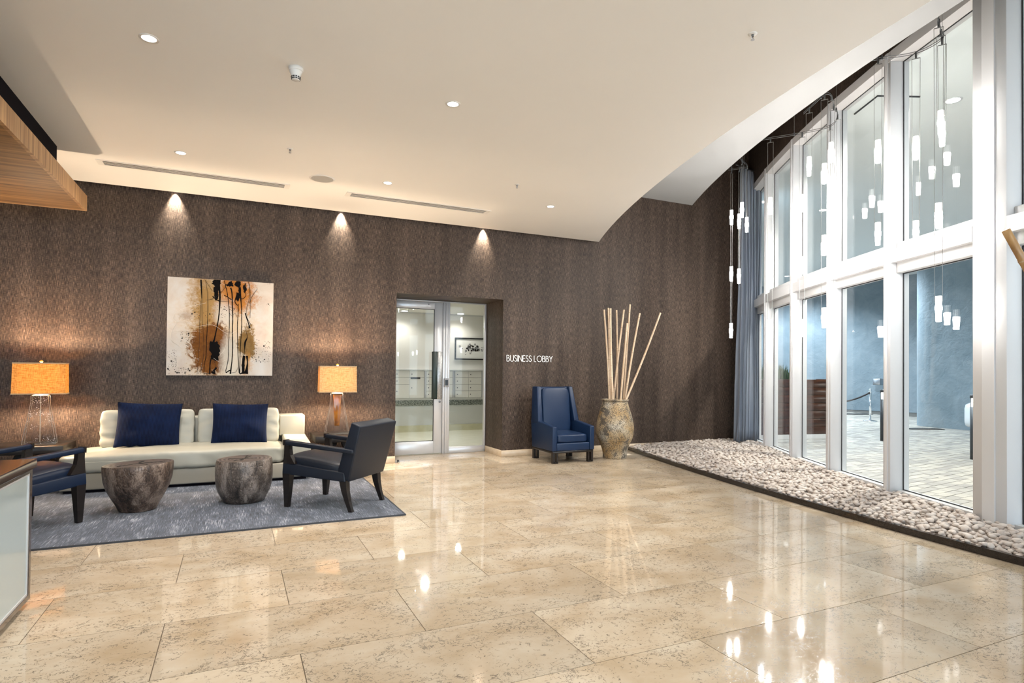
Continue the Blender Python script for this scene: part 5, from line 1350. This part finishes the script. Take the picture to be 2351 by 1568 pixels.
poly = [tuple(fac(q)+np.array([0.065, -0.028])) for q in np.linspace(-5.6, 6.1, 40)]+[(8.75, 8.3), (8.75, 17.0), (21.2, 17.0), (21.2, -5.5), (5.0, -5.5)]
a = sum(poly[i][0]*poly[(i+1) % len(poly)][1]-poly[(i+1) % len(poly)][0]*poly[i][1] for i in range(len(poly)))
tag(MB().prism(poly if a > 0 else poly[::-1], ZX, ZX+0.15).obj('ceiling_exterior', 'ext_soffit'), 'pale soffit over the driveway', 'ceiling', kind='structure')
rv = MB(); q0, q1, q2 = (onz(*p, ZX) for p in ((1962, 261), (2015, 219), (2112, 221)))
rv.tube([(q0[0], q0[1], ZX-.004), (q1[0], q1[1], ZX-.004), (q2[0], q2[1], ZX-.004)], 0.012, 6)
tag(rv.obj('trim_4', 'gasket'), 'dark reveal joint in the outside soffit', 'trim', kind='structure')
for i, (px_, lb) in enumerate((((2188, 230), 'round soffit light seen through the big upper pane'), ((1890, 482), 'round soffit light behind the dense pendant cluster'), ((1752, 463), 'round soffit light beside the curtain top'), (None, 'added unseen soffit light brightening the stucco wall'), (None, 'added unseen soffit light for the pier edge above the rope stanchion'))):  # entries without a pixel are unseen lamps added to light wall and pier
    if px_ is not None: p = onz(*px_, ZX)
    else: p = np.array([(0, 0), (0, 0), (0, 0), (17.2, 14.6), (14.9, 11.2)][i])
    r = empty('soffit_light', (float(p[0]), float(p[1]), ZX), 0, lb, 'ceiling light', 'outside soffit lights'); r.scale = (0.65, 0.65, 0.65)
    MB().lathe([(0.115, -0.006), (0.145, -0.010), (0.15, 0)], 32).obj('trim_ring', 'soffit_white', r, None, None, True); MB().lathe([(0.11, -0.012), (0.11, -0.006)], 32).obj('lens', 'ext_disc', r)
    light('lamp', 'SPOT', (0, 0, -0.05), P_SOFFIT*(0.55, 0.3, 0.35, 0.85, 0.85)[i], COOL if i not in (0, ) else (1.0, .95, .86), r, None, spot_size=math.radians(150), spot_blend=0.6, shadow_soft_size=0.12)

def bollard(x, y, label):
    r = empty('bollard_light', (x, y, GZ), 0, label, 'bollard', 'black bollard lights')
    MB().lathe([(0.075, 0), (0.075, 0.80)], 28).obj('post', 'bollard_black', r, None, None, True)
    MB().lathe([(0.055, 0.80), (0.055, 0.93)], 24).obj('lens', 'bollard_glow', r)
    for k in range(4):
        a = math.pi/4+k*math.pi/2; MB().tube([(.068*math.cos(a), .068*math.sin(a), .80), (.068*math.cos(a), .068*math.sin(a), .93)], 0.006, 6).obj('strut', 'bollard_black', r)
    MB().lathe([(0.076, 0.93), (0.077, 0.965), (0.07, 0.985), (0.0, 0.99)], 28, True, False).obj('cap', 'bollard_black', r, None, None, True)
    light('lamp', 'POINT', (0, 0, 0.865), 22, (1.0, 0.88, 0.66), r, None, shadow_soft_size=0.06)
p = onz(2031, 1012, GZ); bollard(p[0], p[1], 'black bollard light beside the rope stanchion')
p = onz(2241, 1055, GZ); bollard(p[0], p[1], 'black bollard light in front of the white car')
p = onz(1998, 967, GZ); st = empty('rope_stanchion', (p[0], p[1], GZ), 0, 'polished steel stanchion with a dark rope outside', 'stanchion')
MB().lathe([(0.17, 0), (0.17, 0.012), (0.05, 0.035), (0.026, 0.04)], 28).obj('foot', 'chrome', st, None, None, True)
MB().lathe([(0.026, 0.04), (0.026, 0.80)], 16).obj('post', 'chrome', st, None, None, True)
MB().lathe([(0.026, 0.78), (0.042, 0.79), (0.042, 0.81), (0.02, 0.82), (0.034, 0.845), (0.034, 0.865), (0.0, 0.885)], 16, True, False).obj('finial', 'chrome', st, None, None, True)
dirr = np.array([-0.78, 0.62]); rope = [(dirr[0]*t*1.9, dirr[1]*t*1.9, 0.78-0.33*4*t*(1-t)*0.9) for t in np.linspace(0, 1, 16)]
MB().tube(rope, 0.022, 8).obj('rope', 'rope', st, None, None, True)
s2 = copy_tree(st); s2.location = (p[0]+dirr[0]*1.9, p[1]+dirr[1]*1.9, GZ); s2['label'] = 'second steel stanchion hidden behind the window mullion'
for c in list(s2.children):
    if c.name.startswith('rope'): bpy.data.objects.remove(c)
st['group'] = s2['group'] = 'rope stanchions outside'
def drain(px_, w, l, rz, label):
    p = onz(*px_, GZ); r = empty('floor_drain', (p[0], p[1], GZ+0.002), rz, label, 'drain', 'driveway drains')
    MB().box((-l/2, -w/2, 0), (l/2, w/2, 0.006)).obj('pan', 'drain', r)
    for k in range(14):
        x = -l/2+(k+.5)*l/14; boxo('bar', (x-.012, -w/2, 0.006), (x+.012, w/2, 0.014), 'steel_dark', r)
drain((1967, 951), 0.32, 0.85, math.radians(-25), 'dark drain grate near the far stucco wall')
drain((2120, 985), 0.32, 0.80, math.radians(-25), 'dark drain grate in front of the stucco pier')
p = onX(2013.5, 884, 19.85); wbx = empty('wall_box', (float(p[0])+0.12, float(p[1]), float(p[2])), 0, 'small steel box mounted on the far stucco wall', 'wall box')
rbox('housing', (-.16, -.13, 0), (0.06, .13, .22), 'steel', wbx, 0.02, 2); boxo('bracket', (0.06, -.05, .04), (0.30, .05, .16), 'steel_dark', wbx)
# planter of stained boards with grass
pa, pb_ = onz(1738, 1010, GZ)[:2], onz(1935, 1006, GZ)[:2]; dvec = pb_-pa; Lp = float(np.linalg.norm(dvec)); rzp = math.atan2(dvec[1], dvec[0])
pl = empty('wooden_planter', (float(pa[0]), float(pa[1]), GZ), rzp, 'reddish-brown board planter with tall grass outside the windows', 'planter')
boxo('kerb', (-.05, -.03, 0), (Lp+.05, .75, .09), 'soffit_white', pl); boxo('core', (.02, .03, .09), (Lp-.02, .68, 1.12), 'soil', pl)
nb = 7; bh = (1.165-.09)/nb
for k in range(nb):
    rbox('board', (0, 0, .09+k*bh+.004), (Lp, .028, .09+(k+1)*bh-.004), 'planter_wood', pl, 0.003, 1)
boxo('side_board', (Lp-.028, .028, .09), (Lp, .70, 1.165), 'planter_wood', pl); boxo('side_board', (0, .028, .09), (.028, .70, 1.165), 'planter_wood', pl)
gr = MB(); rg_ = random.Random(9)
for k in range(420):
    x, y_ = rg_.uniform(.05, Lp*0.52), rg_.uniform(.08, .62); h_ = rg_.uniform(.16, .36); a = rg_.uniform(0, 6.28); w = .012; dx, dy = rg_.uniform(-.06, .06), rg_.uniform(-.06, .06); ca_, sa_ = math.cos(a)*w, math.sin(a)*w
    z0 = 1.12
    gr.add([(x-ca_, y_-sa_, z0), (x+ca_, y_+sa_, z0), (x+dx*.5+ca_*.7, y_+dy*.5+sa_*.7, z0+h_*.6), (x+dx*.5-ca_*.7, y_+dy*.5-sa_*.7, z0+h_*.6), (x+dx, y_+dy, z0+h_)], [(0, 1, 2, 3), (3, 2, 4)])
tag(gr.obj('grass', 'grass_blade', pl), kind='stuff')
# parked car, only its nose shows beside the bollard
p = onz(2236, 994, GZ)
car = empty('parked_car', (14.42, 5.98, GZ), math.radians(8), 'white car whose nose shows beside the bollard at right', 'car')
secs = [(1.35, .28, .62, .55), (1.28, .20, .72, .74), (1.0, .17, .84, .84), (.45, .16, .93, .88), (0.0, .16, .98, .90), (-.5, .16, 1.00, .91), (-1.6, .16, 1.02, .91), (-2.6, .18, 1.0, .86), (-2.95, .30, .90, .70)]
v = []; f = []; nS = 16
for (y_, z0, z1, hw_) in secs:
    for k in range(nS):
        a = 2*math.pi*(k+.5)/nS; cx_, sz = math.cos(a), math.sin(a); e = 0.38
        v.append((hw_*math.copysign(abs(cx_)**e, cx_), y_, (z0+z1)/2+(z1-z0)/2*math.copysign(abs(sz)**e, sz)))
for i in range(len(secs)-1):
    for k in range(nS): f.append((i*nS+k, (i+1)*nS+k, (i+1)*nS+(k+1) % nS, i*nS+(k+1) % nS))
f += [tuple(range(nS)), tuple((len(secs)-1)*nS+k for k in range(nS-1, -1, -1))]
MB().add(v, f).obj('body', 'car_white', car, None, None, True)
cab = MB().hexa([(-.80, -2.55, .96), (.80, -2.55, .96), (.80, .15, .96), (-.80, .15, .96)], [(-.60, -2.1, 1.45), (.60, -2.1, 1.45), (.60, -.65, 1.45), (-.60, -.65, 1.45)]).obj('cabin', 'car_glass', car); bevel_obj(cab, 0.06, 3)
rbox('roof', (-.60, -2.1, 1.43), (.60, -.65, 1.48), 'car_white', car, 0.02, 2)
for s in (-1, 1):
    for y_ in (.45, -2.1):
        wl_ = MB().lathe([(.20, -.11), (.31, -.10), (.325, -.06), (.325, .06), (.31, .10), (.20, .11)], 28).obj('wheel', 'tyre', car, (s*.80, y_, .325), (0, math.pi/2, 0), True)
        MB().lathe([(.19, -.112), (.19, .112)], 20).obj('rim', 'steel', wl_)
    boxo('headlight', (s*.52-.13, 1.22, .50), (s*.52+.13, 1.30, .58), 'chrome', car)
